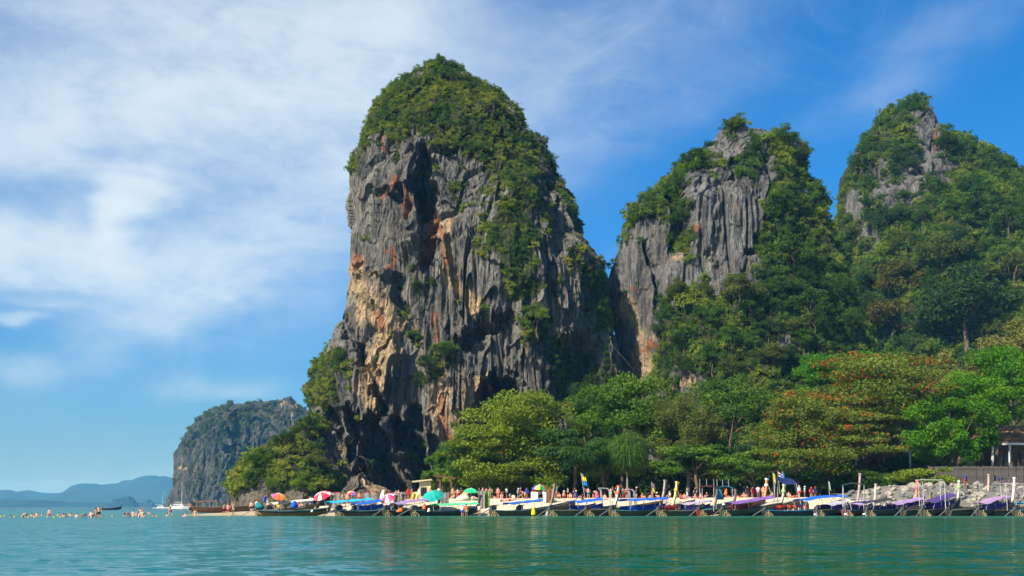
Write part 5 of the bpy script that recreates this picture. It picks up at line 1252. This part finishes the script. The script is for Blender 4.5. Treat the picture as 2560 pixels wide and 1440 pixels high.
SKINS = [pbr('skin_light', (.62, .36, .26), .6, .3, 0, .06), pbr('skin_tan', (.50, .25, .155), .6, .3, 0, .06), pbr('skin_brown', (.28, .13, .075), .6, .3, 0, .06), pbr('skin_pink', (.66, .31, .24), .6, .3, 0, .06)]
HAIRS = [pbr('hair_dark', (.018, .013, .01), .6, .2), pbr('hair_brown', (.09, .05, .025), .6, .2), pbr('hair_fair', (.38, .26, .12), .6, .2)]
CLR = dict(red=(.62, .025, .03), blue=(.025, .07, .45), navy=(.02, .03, .12), white=(.76, .74, .70), black=(.02, .02, .022), green=(.05, .62, .16), pink=(.78, .12, .26), yellow=(.78, .60, .05), orange=(.78, .20, .04), grey=(.3, .3, .3), teal=(.02, .22, .24), purple=(.2, .06, .32), khaki=(.35, .30, .18), crimson=(.30, .01, .02))
def person(label, x, Y, z=None, pose_='stand', skin=1, hair=0, bottom=None, top=None, hat=None, yaw=0.0, s=1.0, group=None):
    X = px(x, 0, Y)[0]
    if z is None: z = gz1(X, Y) - .02
    root = empty('person', (X, Y, z), yaw); tag(root, label, 'person', group); root.scale = (s, s, s)
    K = KIT[pose_]
    def part(nm, mat):
        o = link(nm, K[nm], None, root); o.material_slots[0].link = 'OBJECT'; o.material_slots[0].material = mat
    part('body', SKINS[skin]); 
    if hat: part('hat', tarp(CLR[hat]))
    else: part('hair', HAIRS[hair])
    if bottom: part('shorts', tarp(CLR[bottom]))
    if top: part('shirt', tarp(CLR[top]))
    return root
def wade(label, x, yw, ytop, **k):
    """someone standing in the sea: yw waterline, ytop top of the head (pixels)"""
    Y = EYE * FPX / (yw - HZ); h = (yw - ytop) / FPX * Y; p = k.get('pose_', 'stand'); full = max(v[2] for v in POSES[p].values()) if p not in ('wave', 'armsup') else 1.95
    return person(label, x, Y, z=h - full, **k)
GW = 'bathers off the sand spit'
for i, (x, yw, yt, kw, lab) in enumerate([
    (27, 1293, 1288, {}, 'head of the bather farthest out by the left edge'), (57, 1294, 1284, dict(pose_='bend', yaw=1.2), 'bather bending over, second from the left edge'),
    (79, 1291, 1283, {}, 'dark haired bather beside two others in front of the float line'), (86, 1292, 1286, dict(hair=1), 'head of a bather between two taller bathers'),
    (92, 1291, 1280, dict(skin=3), 'sunburnt bather standing chest deep among four'), (105, 1290, 1283, dict(hair=2, yaw=2), 'fair haired bather alone right of the group of three'),
    (123, 1288, 1272, dict(skin=3, bottom='red'), 'bather standing waist deep, tallest near the float line'), (146, 1290, 1282, {}, 'dark haired bather up to the shoulders, alone'),
    (158, 1291, 1284, dict(hair=1), 'head of a bather left of a close pair'), (163, 1293, 1285, dict(yaw=1), 'nearer bather of a close pair'), (174, 1288, 1281, dict(hair=1), 'bather up to the neck behind the close pair'),
    (178, 1289, 1283, {}, 'head of a bather just right of the close pair'), (192, 1293, 1283, dict(skin=0), 'pale bather shoulder deep'), (205, 1293, 1285, dict(skin=2, pose_='bend', yaw=1), 'brown bather stooping in the water'),
    (222, 1293, 1286, dict(skin=3, pose_='bend', yaw=1.5), 'bather leaning forward on the arms in the water'), (228, 1293, 1277, dict(skin=3), 'sunburnt bather standing behind the leaning one'),
    (240, 1293, 1270, dict(skin=2, yaw=2.5), 'brown bather hip deep, left of the tallest pair'), (247, 1292, 1265, dict(skin=1, pose_='hips', bottom='black'), 'bather standing highest out of the water before the far longtail'),
    (256, 1293, 1288, dict(hair=1), 'head of a bather swimming right of the tall pair'), (311, 1291, 1286, {}, 'lone swimming head between the two groups'),
    (325, 1292, 1282, dict(skin=2, pose_='bend', yaw=-1), 'brown bather stooping at the left of the right group'), (333, 1290, 1276, dict(skin=3), 'sunburnt bather chest deep in the right group'),
    (341, 1288, 1280, dict(hair=2), 'fair bather behind the right group'), (348, 1293, 1283, dict(pose_='bend', skin=0, yaw=1.4), 'pale bather bent low in the right group'), (352, 1290, 1266, dict(pose_='armsup', skin=1), 'bather raising both arms in the right group'),
    (357, 1291, 1276, dict(hair=1, skin=3), 'bather beside the one raising both arms'), (373, 1286, 1277, {}, 'dark haired bather alone farther out'), (384, 1291, 1284, dict(skin=2), 'bather shoulder deep towards the sand spit'),
    (418, 1290, 1283, {}, 'head of a bather at the tip of the sand spit'), (459, 1291, 1285, dict(pose_='sit', skin=3), 'bather sitting in the shallows at the sand spit'), (463, 1291, 1282, dict(hair=1, skin=0), 'bather rising from the shallows behind the sitting one'),
    (476, 1290, 1256, dict(skin=2, bottom='black'), 'brown man standing knee deep before the brown longtail'), (488, 1291, 1273, dict(skin=1, pose_='hips'), 'bather wading with hands on hips before the brown longtail'),
    (1156, 1291, 1262, dict(top='white', bottom='blue', hat='white'), 'person in white shirt, blue shorts and white cap wading beside the mint awning boat'),
    (1166, 1292, 1261, dict(top='orange', bottom='khaki', hair=0, skin=2), 'person in orange vest wading beside the mint awning boat'), (1198, 1290, 1262, dict(skin=2, top='white'), 'person in white shirt standing in the water behind the grey windbreak')]):
    kw = dict(kw); wade(lab, x, yw, yt, group=GW if x < 500 else None, **kw)

GB = 'people on the beach'
PEOPLE = [  # x, depth, pose, skin, hair, bottom, top, hat, yaw, label
    (425, 160, 'walk', 3, 1, 'pink', None, None, 1.3, 'sunburnt person walking at the tip of the sand spit'),
    (561, 158, 'walk', 1, 1, 'black', None, None, .8, 'woman in black swimsuit bending her step beside the brown longtail'),
    (570, 159, 'hips', 3, 1, 'red', None, None, 0, 'man in bright red shorts on the sand spit'),
    (583, 159, 'armsup', 1, 2, 'khaki', None, None, .4, 'person with arms raised right of the man in red shorts'),
    (628, 163, 'stand', 0, 1, 'black', None, None, 0, 'pale bather standing behind the amber-bottomed longtail'),
    (634, 163.5, 'stand', 2, 0, 'navy', None, None, 2, 'brown person close beside the pale bather behind the longtail'),
    (642, 165, 'stand', 0, 1, 'white', 'white', None, .5, 'person in white standing left of the person in blue'),
    (669, 162, 'stand', 3, 0, 'crimson', None, 'white', 0, 'person in white cap and dark red trunks left of the rainbow parasol'),
    (690, 162, 'wave', 1, 1, 'black', 'purple', None, 0, 'person in purple top reaching up under the rainbow parasol'),
    (745, 166, 'sit', 3, 1, 'white', None, None, .3, 'person sitting left of a sitting pair behind the white awning'),
    (753, 166, 'sit', 3, 2, 'black', None, None, -.3, 'fair haired person sitting behind the white awning'),
    (776, 167, 'stand', 3, 1, 'blue', None, None, 0, 'person standing left of the red and white parasol'),
    (789, 160, 'sit', 1, 0, 'black', None, None, 1, 'person crouching under the red and white parasol'),
    (856, 164, 'wave', 0, 2, 'grey', None, None, .8, 'fair person stretching an arm behind the turquoise awning'),
    (868, 166, 'stand', 3, 0, 'orange', None, None, 0, 'person in orange trunks behind the turquoise awning'),
    (898, 166, 'hips', 1, 1, 'red', None, None, 0, 'person in red trunks right of the small colourful parasol'),
    (931, 168, 'stand', 0, 0, 'black', 'grey', None, 0, 'person in grey shirt behind the mottled windbreak'),
    (972, 167, 'stand', 1, 0, 'black', 'crimson', None, 0, 'person in dark red shirt behind the pink striped parasol'),
    (990, 166, 'stand', 3, 1, 'orange', None, None, .4, 'sunburnt person in orange trunks left of a close pair'),
    (996, 166, 'stand', 3, 2, 'pink', None, None, -.3, 'fair haired person in pink trunks by the mottled windbreak'),
    (1020, 168, 'stand', 2, 0, 'red', 'red', None, 0, 'person dressed all in red before the beige hut'),
    (1030, 169, 'stand', 1, 1, 'khaki', None, None, 1, 'person in khaki shorts left of the beige hut'),
    (1048, 168, 'stand', 0, 2, 'white', 'white', None, -.5, 'person all in white before the beige hut'),
    (1076, 169, 'stand', 1, 0, 'black', 'orange', None, 0, 'person in orange shirt at the counter of the beige hut'),
    (1097, 169, 'stand', 0, 0, 'grey', 'white', None, 0, 'person in white shirt at the timber shelter'),
    (1112, 170, 'sit', 2, 0, 'black', 'crimson', None, 0, 'person in dark red shirt sitting in the timber shelter'),
    (1132, 168, 'stand', 3, 1, 'khaki', None, None, .3, 'bare chested person in khaki right of the timber shelter'),
    (1144, 167, 'hips', 3, 0, 'red', None, None, -.3, 'tall man in long red trunks left of the green parasol'),
    (1170, 170, 'stand', 2, 0, 'navy', 'pink', None, 0, 'person in pink shirt behind the green parasol'),
    (1198, 171, 'stand', 0, 0, 'black', 'black', None, 0, 'person in black under the trees right of the green parasol'),
    (1207, 170, 'stand', 3, 2, 'white', None, None, .5, 'fair bather under the trees left of the person in a pink top'),
    (1216, 170, 'stand', 0, 1, 'white', 'pink', None, 0, 'person in bright pink top under the low almond boughs'),
    (1225, 171, 'stand', 1, 2, 'khaki', 'khaki', None, 0, 'person in khaki under the low almond boughs'),
    (1230, 170.5, 'stand', 2, 0, 'black', None, None, 2, 'brown person in black trunks under the low almond boughs'),
    (1245, 170, 'stand', 3, 0, 'orange', None, None, 0, 'sunburnt person in orange trunks left of the person in a magenta cap'),
    (1254, 170, 'sit', 1, 0, 'pink', None, 'pink', 0, 'sitting person in a magenta cap'),
    (1267, 170, 'stand', 2, 0, 'navy', 'white', None, 1, 'person in white shirt and navy shorts under the trees'),
    (1254, 164, 'sit', 3, 1, 'black', None, None, .5, 'person sitting on the sand behind the thin blue awning, left of the lying pair'),
    (1272, 164, 'lie', 3, 1, 'red', None, None, 1.6, 'person lying on the sand behind the thin blue awning'),
    (1284, 165, 'sit', 1, 0, 'white', 'white', None, 0, 'person in white sitting beside the lying person'),
    (1296, 165, 'stand', 1, 0, 'navy', 'grey', 'white', .8, 'person in grey shirt and white cap left of the ice boxes'),
    (1312, 166, 'bend', 3, 0, 'yellow', None, None, -1.2, 'person in yellow trunks bending beside the person in blue'),
    (1317, 167, 'stand', 2, 0, 'blue', 'blue', None, 0, 'vendor in blue shirt left of the ice boxes'),
    (1335, 171, 'stand', 3, 0, 'red', 'crimson', None, 0, 'person in dark red shirt behind the multicoloured parasol'),
    (1349, 164, 'stand', 2, 0, 'black', 'white', None, 0, 'vendor in white between the ice boxes under the multicoloured parasol'),
    (1386, 166, 'stand', 0, 1, 'khaki', 'khaki', None, 0, 'person in pale khaki clothes right of the ice boxes'),
    (1398, 168, 'sit', 1, 1, 'black', None, None, 0, 'person sitting in the shade right of the person in pale khaki'),
    (1410, 163, 'stand', 3, 0, 'crimson', None, 'white', .4, 'bare chested person in a white cap behind the bright blue awning'),
    (1426, 168, 'sit', 3, 0, 'orange', None, None, 0, 'person sitting on the sand right of the bare chested one in a cap'),
    (1440, 163, 'stand', 1, 0, 'blue', 'blue', 'white', .8, 'person in royal blue shirt and white cap standing behind the blue side cloth'),
    (1456, 165, 'sit', 2, 0, 'black', 'black', None, 0, 'person in black sitting below the flag pole'),
    (1483, 169, 'bend', 3, 0, 'black', None, None, 1.0, 'person stooping under the trees right of the flag pole'),
    (1492, 162, 'stand', 3, 2, 'pink', 'pink', None, 0, 'person in pink behind the engine of the dark longtail'),
    (1512, 165, 'sit', 3, 1, 'white', None, None, 0, 'person sitting left of the man in green shorts'),
    (1527, 166, 'wave', 3, 1, 'green', None, None, 0, 'man in bright green shorts raising a hand'),
    (1565, 168, 'stand', 2, 0, 'crimson', None, None, 0, 'person in dark red trunks in the shade behind the largest blue awning'),
    (1572, 168.5, 'stand', 2, 0, 'red', 'crimson', None, 1, 'person in red beside the one in dark red trunks'),
    (1606, 167, 'sit', 1, 2, 'orange', None, None, .6, 'fair haired person sitting behind the largest blue awning'),
    (1616, 167, 'lie', 1, 0, 'black', None, None, 1.4, 'person lying right of the fair haired sitter'),
    (1664, 163, 'sit', 3, 1, 'white', None, None, -.4, 'person sitting between the grey and the yellow prow'),
    (1703, 166, 'sit', 2, 0, 'red', None, None, .3, 'person with red trunks sitting right of the yellow prow'),
    (1711, 166, 'sit', 3, 1, 'pink', None, None, 0, 'person in pink sitting right of the yellow prow'),
    (1728, 167, 'lie', 3, 1, 'blue', None, None, 1.5, 'person lying on the sand left of a lying pair'),
    (1742, 167, 'lie', 1, 0, 'red', None, None, 1.7, 'first of a lying pair left of the maroon roof'), (1752, 166.5, 'sit', 3, 2, 'black', None, None, .2, 'fair haired sitter by the lying pair left of the maroon roof'),
    (1848, 168, 'lie', 3, 1, 'red', None, None, 1.4, 'person lying right of the slate blue roof'), (1860, 168, 'sit', 1, 0, 'khaki', None, None, .3, 'person sitting between the lying person and the person in crimson'),
    (1881, 167, 'stand', 1, 0, 'crimson', 'crimson', None, .5, 'person in crimson standing left of the orange prow'), (1908, 168, 'stand', 3, 1, 'khaki', None, None, 0, 'person standing close left of the orange prow'),
    (1972, 168, 'sit', 3, 1, 'orange', None, None, 0, 'person sitting right of the cream prow'), (1985, 168, 'lie', 1, 0, 'red', None, None, 1.6, 'person lying right of the cream prow'),
    (2028, 167, 'stand', 1, 0, 'crimson', 'crimson', None, 0, 'person in crimson beside the person in a red headscarf'), (2038, 166, 'stand', 2, 0, 'navy', 'navy', 'red', 0, 'person in a red headscarf and dark blue top'),
    ]
for (x, Y, p_, sk, hr, bo, to, ha, yw, lab) in PEOPLE:
    person(lab, x, Y, None, p_, sk, hr, bo, to, ha, yw, .97 + .08 * RND.random(), GB)
person('person in blue clothes standing high on the boat left of the rainbow parasol', 662, 156, 1.25, 'wave', 1, 1, 'blue', 'blue', None, .6, 1, GB)
person('boatman in yellow shirt sitting on the amber-bottomed longtail', 697, 153, .75, 'sit', 2, 0, 'teal', 'yellow', None, .4, 1.1, GB)
person('helmsman sitting in the stern of the longtail under way', 256, 470.5, .6, 'sit', 2, 0, 'navy', 'navy', None, 1.6)
rp = random.Random(23)
MARKS = [(1138, 'right of the timber shelter'), (1152, 'left of the green parasol'), (1183, 'behind the green parasol'), (1236, 'above the grey windbreak'), (1276, 'behind a lying sunbather'), (1304, 'left of the ice boxes'),
         (1360, 'right of the multicoloured parasol'), (1372, 'behind the brown slatted screen'), (1393, 'right of the slatted screen'), (1418, 'beside the bare chested man'), (1434, 'left of the man in royal blue'),
         (1448, 'left of the tall flag pole'), (1468, 'right of the tall flag pole'), (1503, 'behind the pipe hoop'), (1540, 'right of the man in green shorts'), (1555, 'past the orange ribboned prow'),
         (1590, 'behind the largest blue awning'), (1628, 'left of the mauve and yellow flag'), (1640, 'right of the mauve and yellow flag'), (1672, 'between the two leaning prows'), (1690, 'just right of the yellow prow'),
         (1720, 'behind the pale lilac awning'), (1735, 'left of the maroon roof'), (1765, 'behind the maroon roof'), (1822, 'behind the slate blue roof'), (1836, 'right of the slate blue roof'), (1870, 'behind the purple awning'),
         (1895, 'left of the orange prow'), (1930, 'under the yellow pennant'), (1996, 'below the navy awning'), (2012, 'right of the navy awning')]
for x, mark in MARKS:
    po = rp.choice(['stand', 'sit', 'sit', 'hips', 'walk', 'lie']); bo = rp.choice(['red', 'navy', 'white', 'khaki', 'black', 'pink', 'teal']); to = rp.choice([None, None, 'white', 'grey', 'crimson', 'teal', 'black'])
    verb = dict(stand='standing', sit='sitting', hips='standing hands on hips', walk='walking', lie='lying')[po]
    person('%s %s in the shade %s' % ('person in ' + to + ' top' if to else 'person in ' + bo + ' shorts', verb.replace('standing hands on hips', 'hands on hips'), mark), x + rp.uniform(-3, 3), rp.uniform(169, 173), None, po, rp.randrange(4), rp.randrange(3), bo, to,
           rp.choice([None, None, None, 'white']), rp.uniform(-1.5, 1.5), rp.uniform(.95, 1.06), 'people in the shade of the beach trees')
person('man in bright red shirt standing on the stones by the grey prow', 2412, 166, bank_z(px(2412, 0, 166)[0], 166) + .05, 'walk', 2, 0, 'khaki', 'red', None, 1.0, 1.1, GB)
# boatmen in blue waiting in the shade of the fence
for i, (x, Y, yy, p_, to, lab) in enumerate([(2347, 174, 1228, 'sit', 'navy', 'boatman in dark blue at the left end of the shaded row'), (2361, 174, 1226, 'sit', 'blue', 'boatman in bright blue second in the shaded row'),
        (2378, 174.5, 1222, 'sit', 'blue', 'boatman in blue before a gap in the shaded row'), (2414, 174, 1222, 'stand', 'blue', 'boatman in blue standing behind the man in red'),
        (2444, 173.5, 1228, 'sit', 'purple', 'boatman in dark purple left of the tan prow'), (2486, 173.5, 1228, 'stand', 'navy', 'boatman in navy right of the tan prow'),
        (2500, 173, 1230, 'bend', 'blue', 'boatman in bright blue bending forward'), (2510, 175, 1216, 'sit', 'blue', 'boatman in blue sitting highest by the fence'), (2537, 175, 1218, 'sit', 'blue', 'boatman in blue behind the white prow')]):
    z = bank_z(px(x, 0, Y)[0], Y) + .05
    person(lab, x, Y, z, p_, 2, 0, 'navy', to, None, RND.uniform(-.6, .6), 1.05, 'boatmen waiting in front of the board fence')

# ---------------------------------------------------------------- parasols
def parasol(label, x, ytop, wpx, Y, cols, tilt=(0, 0), sides=10, flat=.34, open_=True, pole_to=None):
    r = wpx / 2 / FPX * Y; p = Vector(px(x, ytop, Y)); g = gz1(p.x, Y) if pole_to is None else pole_to
    root = empty('parasol', p); tag(root, label, 'parasol'); root.rotation_euler = (tilt[0], tilt[1], 0)
    pts = lambda k, f_: (r * f_ * math.cos(2 * math.pi * k / sides), r * f_ * math.sin(2 * math.pi * k / sides), -r * flat * f_ ** 1.6 * (1 + .35 * f_) + .0)
    for k in range(sides):
        rows = [[pts(k, f_), tuple((a + b_) / 2 * (1.0) - (0 if i < 2 else .05 * r * f_) for i, (a, b_) in enumerate(zip(pts(k, f_), pts(k + 1, f_)))), pts(k + 1, f_)] for f_ in (.03, .35, .7, 1.0)]
        MB().sheet(rows, .015).build('panel', tarp(cols[k % len(cols)]), root)
    for k in range(sides): MB().tube([pts(k, .05), pts(k, .5), pts(k, 1.0)], .012, 4).build('rib', PIPE, root)
    L = (p.z - g) / max(.5, math.cos(tilt[0]) * math.cos(tilt[1]))
    MB().tube([(0, 0, .12), (0, 0, -L)], .03, 6).build('pole', PIPE, root)
    return root
W_, R2, PK = CLR['white'], (.78, .04, .09), (.82, .10, .28)
parasol('rainbow parasol with pink, orange and yellow panels', 700, 1234, 40, 158, [YELLOW, (.80, .65, .06), (.25, .1, .5), (.8, .3, .5), PK, (.8, .12, .1), ORANGE, (.8, .45, .05)], (.35, .25), 8)
parasol('large red parasol with white stripes, tilted', 802, 1230, 47, 157, [R2, R2, W_], (.45, -.3), 12)
parasol('small parasol of yellow, red and blue panels behind the turquoise awning', 881, 1228, 24, 164, [YELLOW, R2, (.2, .15, .6), PK], (.4, .2), 8)
parasol('pink and white striped parasol above the blue awning', 968, 1236, 46, 157, [PK, R2, W_], (.45, -.35), 12)
parasol('wide teal green parasol tilted forwards', 1080, 1229, 56, 157, [TEAL, (.01, .36, .30)], (.55, -.2), 10)
parasol('bright green parasol in front of the trees', 1178, 1220, 38, 166, [(.02, .50, .20), (.03, .56, .24)], (.2, .05), 8)
parasol('multicoloured parasol above the white ice boxes', 1350, 1211, 40, 164, [(.02, .30, .08), R2, (.75, .03, .05), (.75, .45, .5), (.10, .13, .6), (.72, .66, .10)], (.1, .05), 8, .42)

# covered engines, bag, stalls and other things on the boats and the sand
def bundle(name, label, cat, x, y, wpx, hpx, Y, col, seed=1, sup=None):
    r_ = np.random.default_rng(seed); c = Vector(px(x, y, Y)); a, b_ = wpx / 2 / FPX * Y, hpx / 2 / FPX * Y
    mb = MB().lathe((0, 0, 0), [(.92, -1.0), (1.0, -.7), (.96, -.25), (.80, .1), (.62, .45), (.50, .78), (.22, .98)], 14)
    ph = r_.uniform(0, 6, 4); out = []
    for vx, vy, vz in mb.v:
        an = math.atan2(vy, vx); k = 1 + .13 * math.sin(3 * an + ph[0] + vz * 1.5) + .09 * math.sin(5 * an + ph[1]) + .06 * math.sin(9 * an + ph[2] - vz * 2) + r_.uniform(-.04, .04)
        out.append((vx * a * k + .22 * a * vz * math.sin(ph[3]), vy * a * k, (vz + .12 * math.sin(2 * an + ph[2]) * (vz > -.9)) * b_))
    mb.v = out
    o = mb.build(name, tarp(col), None, True); o.location = c; return tag(o, label, cat)
bundle('covered_engine', 'engine under a dark teal tarpaulin at the stern of the amber-bottomed longtail', 'engine cover', 648, 1263, 22, 15, 150.3, (.01, .20, .20), 1)
bundle('covered_engine', 'engine wrapped in royal blue tarpaulin left of the white awning', 'engine cover', 736, 1261, 19, 17, 151, (.015, .10, .48), 2)
bundle('dry_bag', 'bright yellow bag hanging over the hull between two blue awnings', 'bag', 1334, 1277, 12, 22, 149.6, (.78, .62, .02), 3)
bundle('orange_bag', 'orange bag in the mint awning longtail', 'bag', 1061, 1266, 9, 14, 150.2, (.75, .16, .03), 4)
bundle('orange_crate_cover', 'bright orange cover in the stern beside the mint awning longtail', 'cover', 1001, 1275, 15, 10, 151, (.80, .14, .03), 5)
bundle('water_jug', 'white plastic jug standing in the mint awning longtail', 'jug', 1072, 1275, 7, 9, 150, (.75, .75, .72), 6)
bundle('water_jug', 'white plastic jug on the longtail with turquoise awning', 'jug', 780, 1277, 6, 6, 151, (.75, .75, .72), 7)
bundle('water_jug', 'white plastic canister under the slate blue roof', 'jug', 1809, 1261, 8, 9, 151, (.78, .78, .75), 8)
bundle('cloth_bundle', 'bundle of blue, yellow and orange cloths hanging under the slate blue roof', 'cloth', 1800, 1236, 16, 26, 154, (.02, .18, .28), 9)
bundle('cloth_bundle', 'orange cloth hanging under the slate blue roof', 'cloth', 1815, 1230, 9, 16, 153.6, (.75, .16, .03), 10)
bundle('grey_fender', 'round grey float hanging at the stern left of the blue side cloth', 'fender', 1368, 1283, 9, 10, 149.2, (.35, .36, .36), 11)
for i, (x, lab) in enumerate([(1328, 'left white ice box under the multicoloured parasol'), (1358, 'right white ice box under the multicoloured parasol')]):
    p = px(x + 8, 1247, 163); g = gz1(p[0], 163); h = EYE + (HZ - 1230) / FPX * 163 - g
    r = empty('ice_box', (p[0], 163, g)); tag(r, lab, 'ice box'); w_ = 17 / FPX * 163
    MB().box((0, 0, h * .45), (w_, .8, h * .9)).build('body', WHITE, r); MB().box((0, 0, h * .95), (w_ + .06, .86, h * .1)).build('lid', paint((.6, .68, .74)), r)
MOT = pbr('mottled_grey_cloth', (.24, .23, .21), .9, .1, 0, .75, 9)
MOTG = pbr('mottled_green_cloth', (.12, .22, .06), .9, .1, 0, .6, 6)
for i, (x0, x1, yt, Y, lab, m_) in enumerate([(826, 852, 1232, 161, 'mottled grey windbreak with red top edge behind the turquoise awning', MOT), (910, 943, 1232, 160, 'mottled grey windbreak above the royal blue awning', MOT),
        (984, 1014, 1231, 161, 'mottled grey windbreak behind the pink striped parasol', MOT), (1102, 1122, 1232, 161, 'narrow grey windbreak right of the teal parasol', MOT),
        (1196, 1212, 1227, 160, 'grey windbreak right of the green parasol', MOT), (1210, 1224, 1226, 160.3, 'green windbreak beside the grey one right of the green parasol', MOTG), (1366, 1384, 1222, 162, 'brown slatted screen right of the ice boxes', WOOD)]):
    a, b_ = px(x0, yt, Y), px(x1, yt, Y); g = gz1((a[0] + b_[0]) / 2, Y); h = a[2] - g; w_ = b_[0] - a[0]
    r = empty('windbreak', ((a[0] + b_[0]) / 2, Y, g)); tag(r, lab, 'windbreak', 'windbreaks on the sand')
    P_ = [[(-w_ / 2 + w_ * j / 6, .25 * f_ + .06 * math.sin(j * 2.2 + i), h * (1 - f_ * .98) + .05 * math.sin(j * 1.9)) for j in range(7)] for f_ in (0, .35, .7, 1)]
    MB().sheet(P_, .03).build('cloth', m_, r); 
    for j in (0, 3, 6): MB().tube([(-w_ / 2 + w_ * j / 6, .05, h + .1), (-w_ / 2 + w_ * j / 6, .15, -.3)], .03, 5).build('stake', WOOD, r)
    if i in (0, 1): MB().tube([(-w_ / 2, 0, h + .03), (0, .06, h + .05), (w_ / 2, 0, h + .03)], .05, 5).build('top_edge', tarp((.5, .05, .05)), r)
def board(label, x0, y0, x1, y1, Y, col, w_=.4):
    a, b_ = Vector(px(x0, y0, Y)), Vector(px(x1, y1, Y + .5)); d = b_ - a
    P_ = [[a + d * f_ + Vector((-w_ * k, 0, 0)), a + d * f_, a + d * f_ + Vector((w_ * k, 0, 0))] for f_, k in ((0, .5), (.1, .9), (.5, 1), (.9, .8), (1, .3))]
    o = MB().sheet(P_, .08).build('leaning_board', tarp(col)); return tag(o, label, 'board')
board('pale board leaning among the windbreaks', 952, 1250, 958, 1224, 163, (.6, .62, .6), .25)
board('orange board leaning before the beige hut', 1028, 1250, 1034, 1230, 162, (.80, .36, .06), .2)
board('yellow-green board beside the orange board', 1036, 1250, 1041, 1229, 162.3, (.5, .5, .16), .35)
bundle('beach_stall', 'cream covered stall under the green parasol', 'stall', 1160, 1243, 36, 18, 160, (.66, .56, .40), 21)
bundle('orange_towel_heap', 'heap of orange towels on the cream stall', 'towels', 1162, 1234, 16, 6, 160, (.80, .42, .04), 22)

# flags
def flag(label, x, ybase, ytip, Y, lean, cloths):
    a, b_ = Vector(px(x, ybase, Y)), Vector(px(x + lean, ytip, Y)); d = b_ - a
    r = empty('flag_pole', a); tag(r, label, 'flag')
    MB().tube([(0, 0, -1.0), d], [.04, .025], 5).build('pole', PIPE, r)
    for (f0, f1, L, droop, col) in cloths:
        P_ = []
        for i in range(6):
            t_ = i / 5; w_ = .12 * math.sin(i * 1.9)
            P_.append([tuple(d * f0 + Vector((L * t_, w_, -droop * t_))), tuple(d * (f0 + f1) / 2 + Vector((L * t_, w_ * 1.3, -droop * t_))), tuple(d * f1 + Vector((L * t_, w_, -droop * t_ * .9)))])
        MB().sheet(P_, .012).build('flag', tarp(col), r)
flag('flag pole with grey, yellow and blue flags by the bright blue awning', 1465, 1245, 1182, 162, -13, [(.88, .98, .35, .2, (.4, .42, .45)), (.70, .86, .62, .15, (.78, .66, .04)), (.52, .68, .62, .2, (.02, .26, .60)), (.3, .44, .3, .3, (.25, .25, .3))])
flag('short pole with mauve over yellow flag', 1634, 1238, 1204, 163, -6, [(.62, .95, .45, .3, (.28, .2, .28)), (.28, .58, .35, .3, (.72, .62, .08))])
flag('small white and green flag beside the bright blue awning', 2075, 1232, 1202, 160, -4, [(.3, .98, .22, .25, (.5, .66, .55))])
flag('yellow pennant beside the navy awning', 1938, 1240, 1180, 160, -6, [(.62, .98, .32, .35, (.78, .66, .03))])
flag('light blue pennant on the navy awning', 1961, 1222, 1178, 160, -6, [(.55, .98, .3, .3, (.04, .32, .66))])
a = Vector(px(1950, 1225, 160)); b_ = Vector(px(1944, 1176, 160)); d = b_ - a
r = empty('flag_pole', a); tag(r, 'striped red, white and blue flag above the navy awning', 'flag')
MB().tube([(0, 0, -.6), d], [.04, .025], 5).build('pole', PIPE, r)
st = [(.75, .66, .66), (.72, .70, .70), (.03, .05, .25), (.72, .70, .70), (.55, .03, .05)]
fr_ = [0, .17, .33, .67, .83, 1]
for i in range(5):
    st_c = [(.55, .03, .05), (.72, .70, .70), (.03, .05, .25), (.72, .70, .70), (.55, .03, .05)][i]
    P_ = []
    for k in range(6):
        t_ = k / 5; o = Vector((.62 * t_, .06 * math.sin(k * 1.8), -.45 * t_)); P_.append([tuple(d * (.70 + .28 * fr_[i]) + o), tuple(d * (.70 + .28 * fr_[i + 1]) + o)])
    MB().sheet(P_, .012).build('stripe', tarp(st_c), r)
# navy awning on poles
c = [px(1938, 1197, 158.5), px(1990, 1208, 158.5), px(1946, 1190, 160.5), px(1984, 1200, 160.5)]
P_ = [[Vector(c[0]).lerp(Vector(c[1]), t_) + Vector((0, 0, -.45 * math.sin(t_ * math.pi))) for t_ in np.linspace(0, 1, 7)], [Vector(c[2]).lerp(Vector(c[3]), t_) + Vector((0, 0, .1)) for t_ in np.linspace(0, 1, 7)]]
aw = empty('navy_awning', (0, 0, 0)); tag(aw, 'navy blue awning slung on poles below the flags', 'awning')
MB().sheet(P_, .03).build('cloth', tarp((.012, .022, .12)), aw)
for k in range(4):
    q = Vector(c[k]); MB().tube([q, (q.x + (.9 if k % 2 else -.2), q.y, gz1(q.x, q.y) - .2)], .04, 5).build('pole', PIPE, aw)

# floats of the swimming line
fm = MB().lathe((0, 0, 0), [(.05, -.16), (.15, -.08), (.16, .04), (.10, .14), (.03, .18)], 8).mesh('float', True); fm.materials.append(tarp((.55, .42, .08)))
for i, x in enumerate([3, 11, 37, 71, 87, 119, 136, 152, 281, 360, 392, 575]):
    yw = 1294 - (i % 3) * .9 + (1.2 if 30 < x < 160 else -1.5); Y = EYE * FPX / (yw - HZ); p = px(x, yw, Y)
    o = link('float', fm); o.location = (p[0], Y, .05); o.scale = (.75, .75, .65); tag(o, 'yellow float of the swimming line', 'float', 'yellow floats of the swimming line')
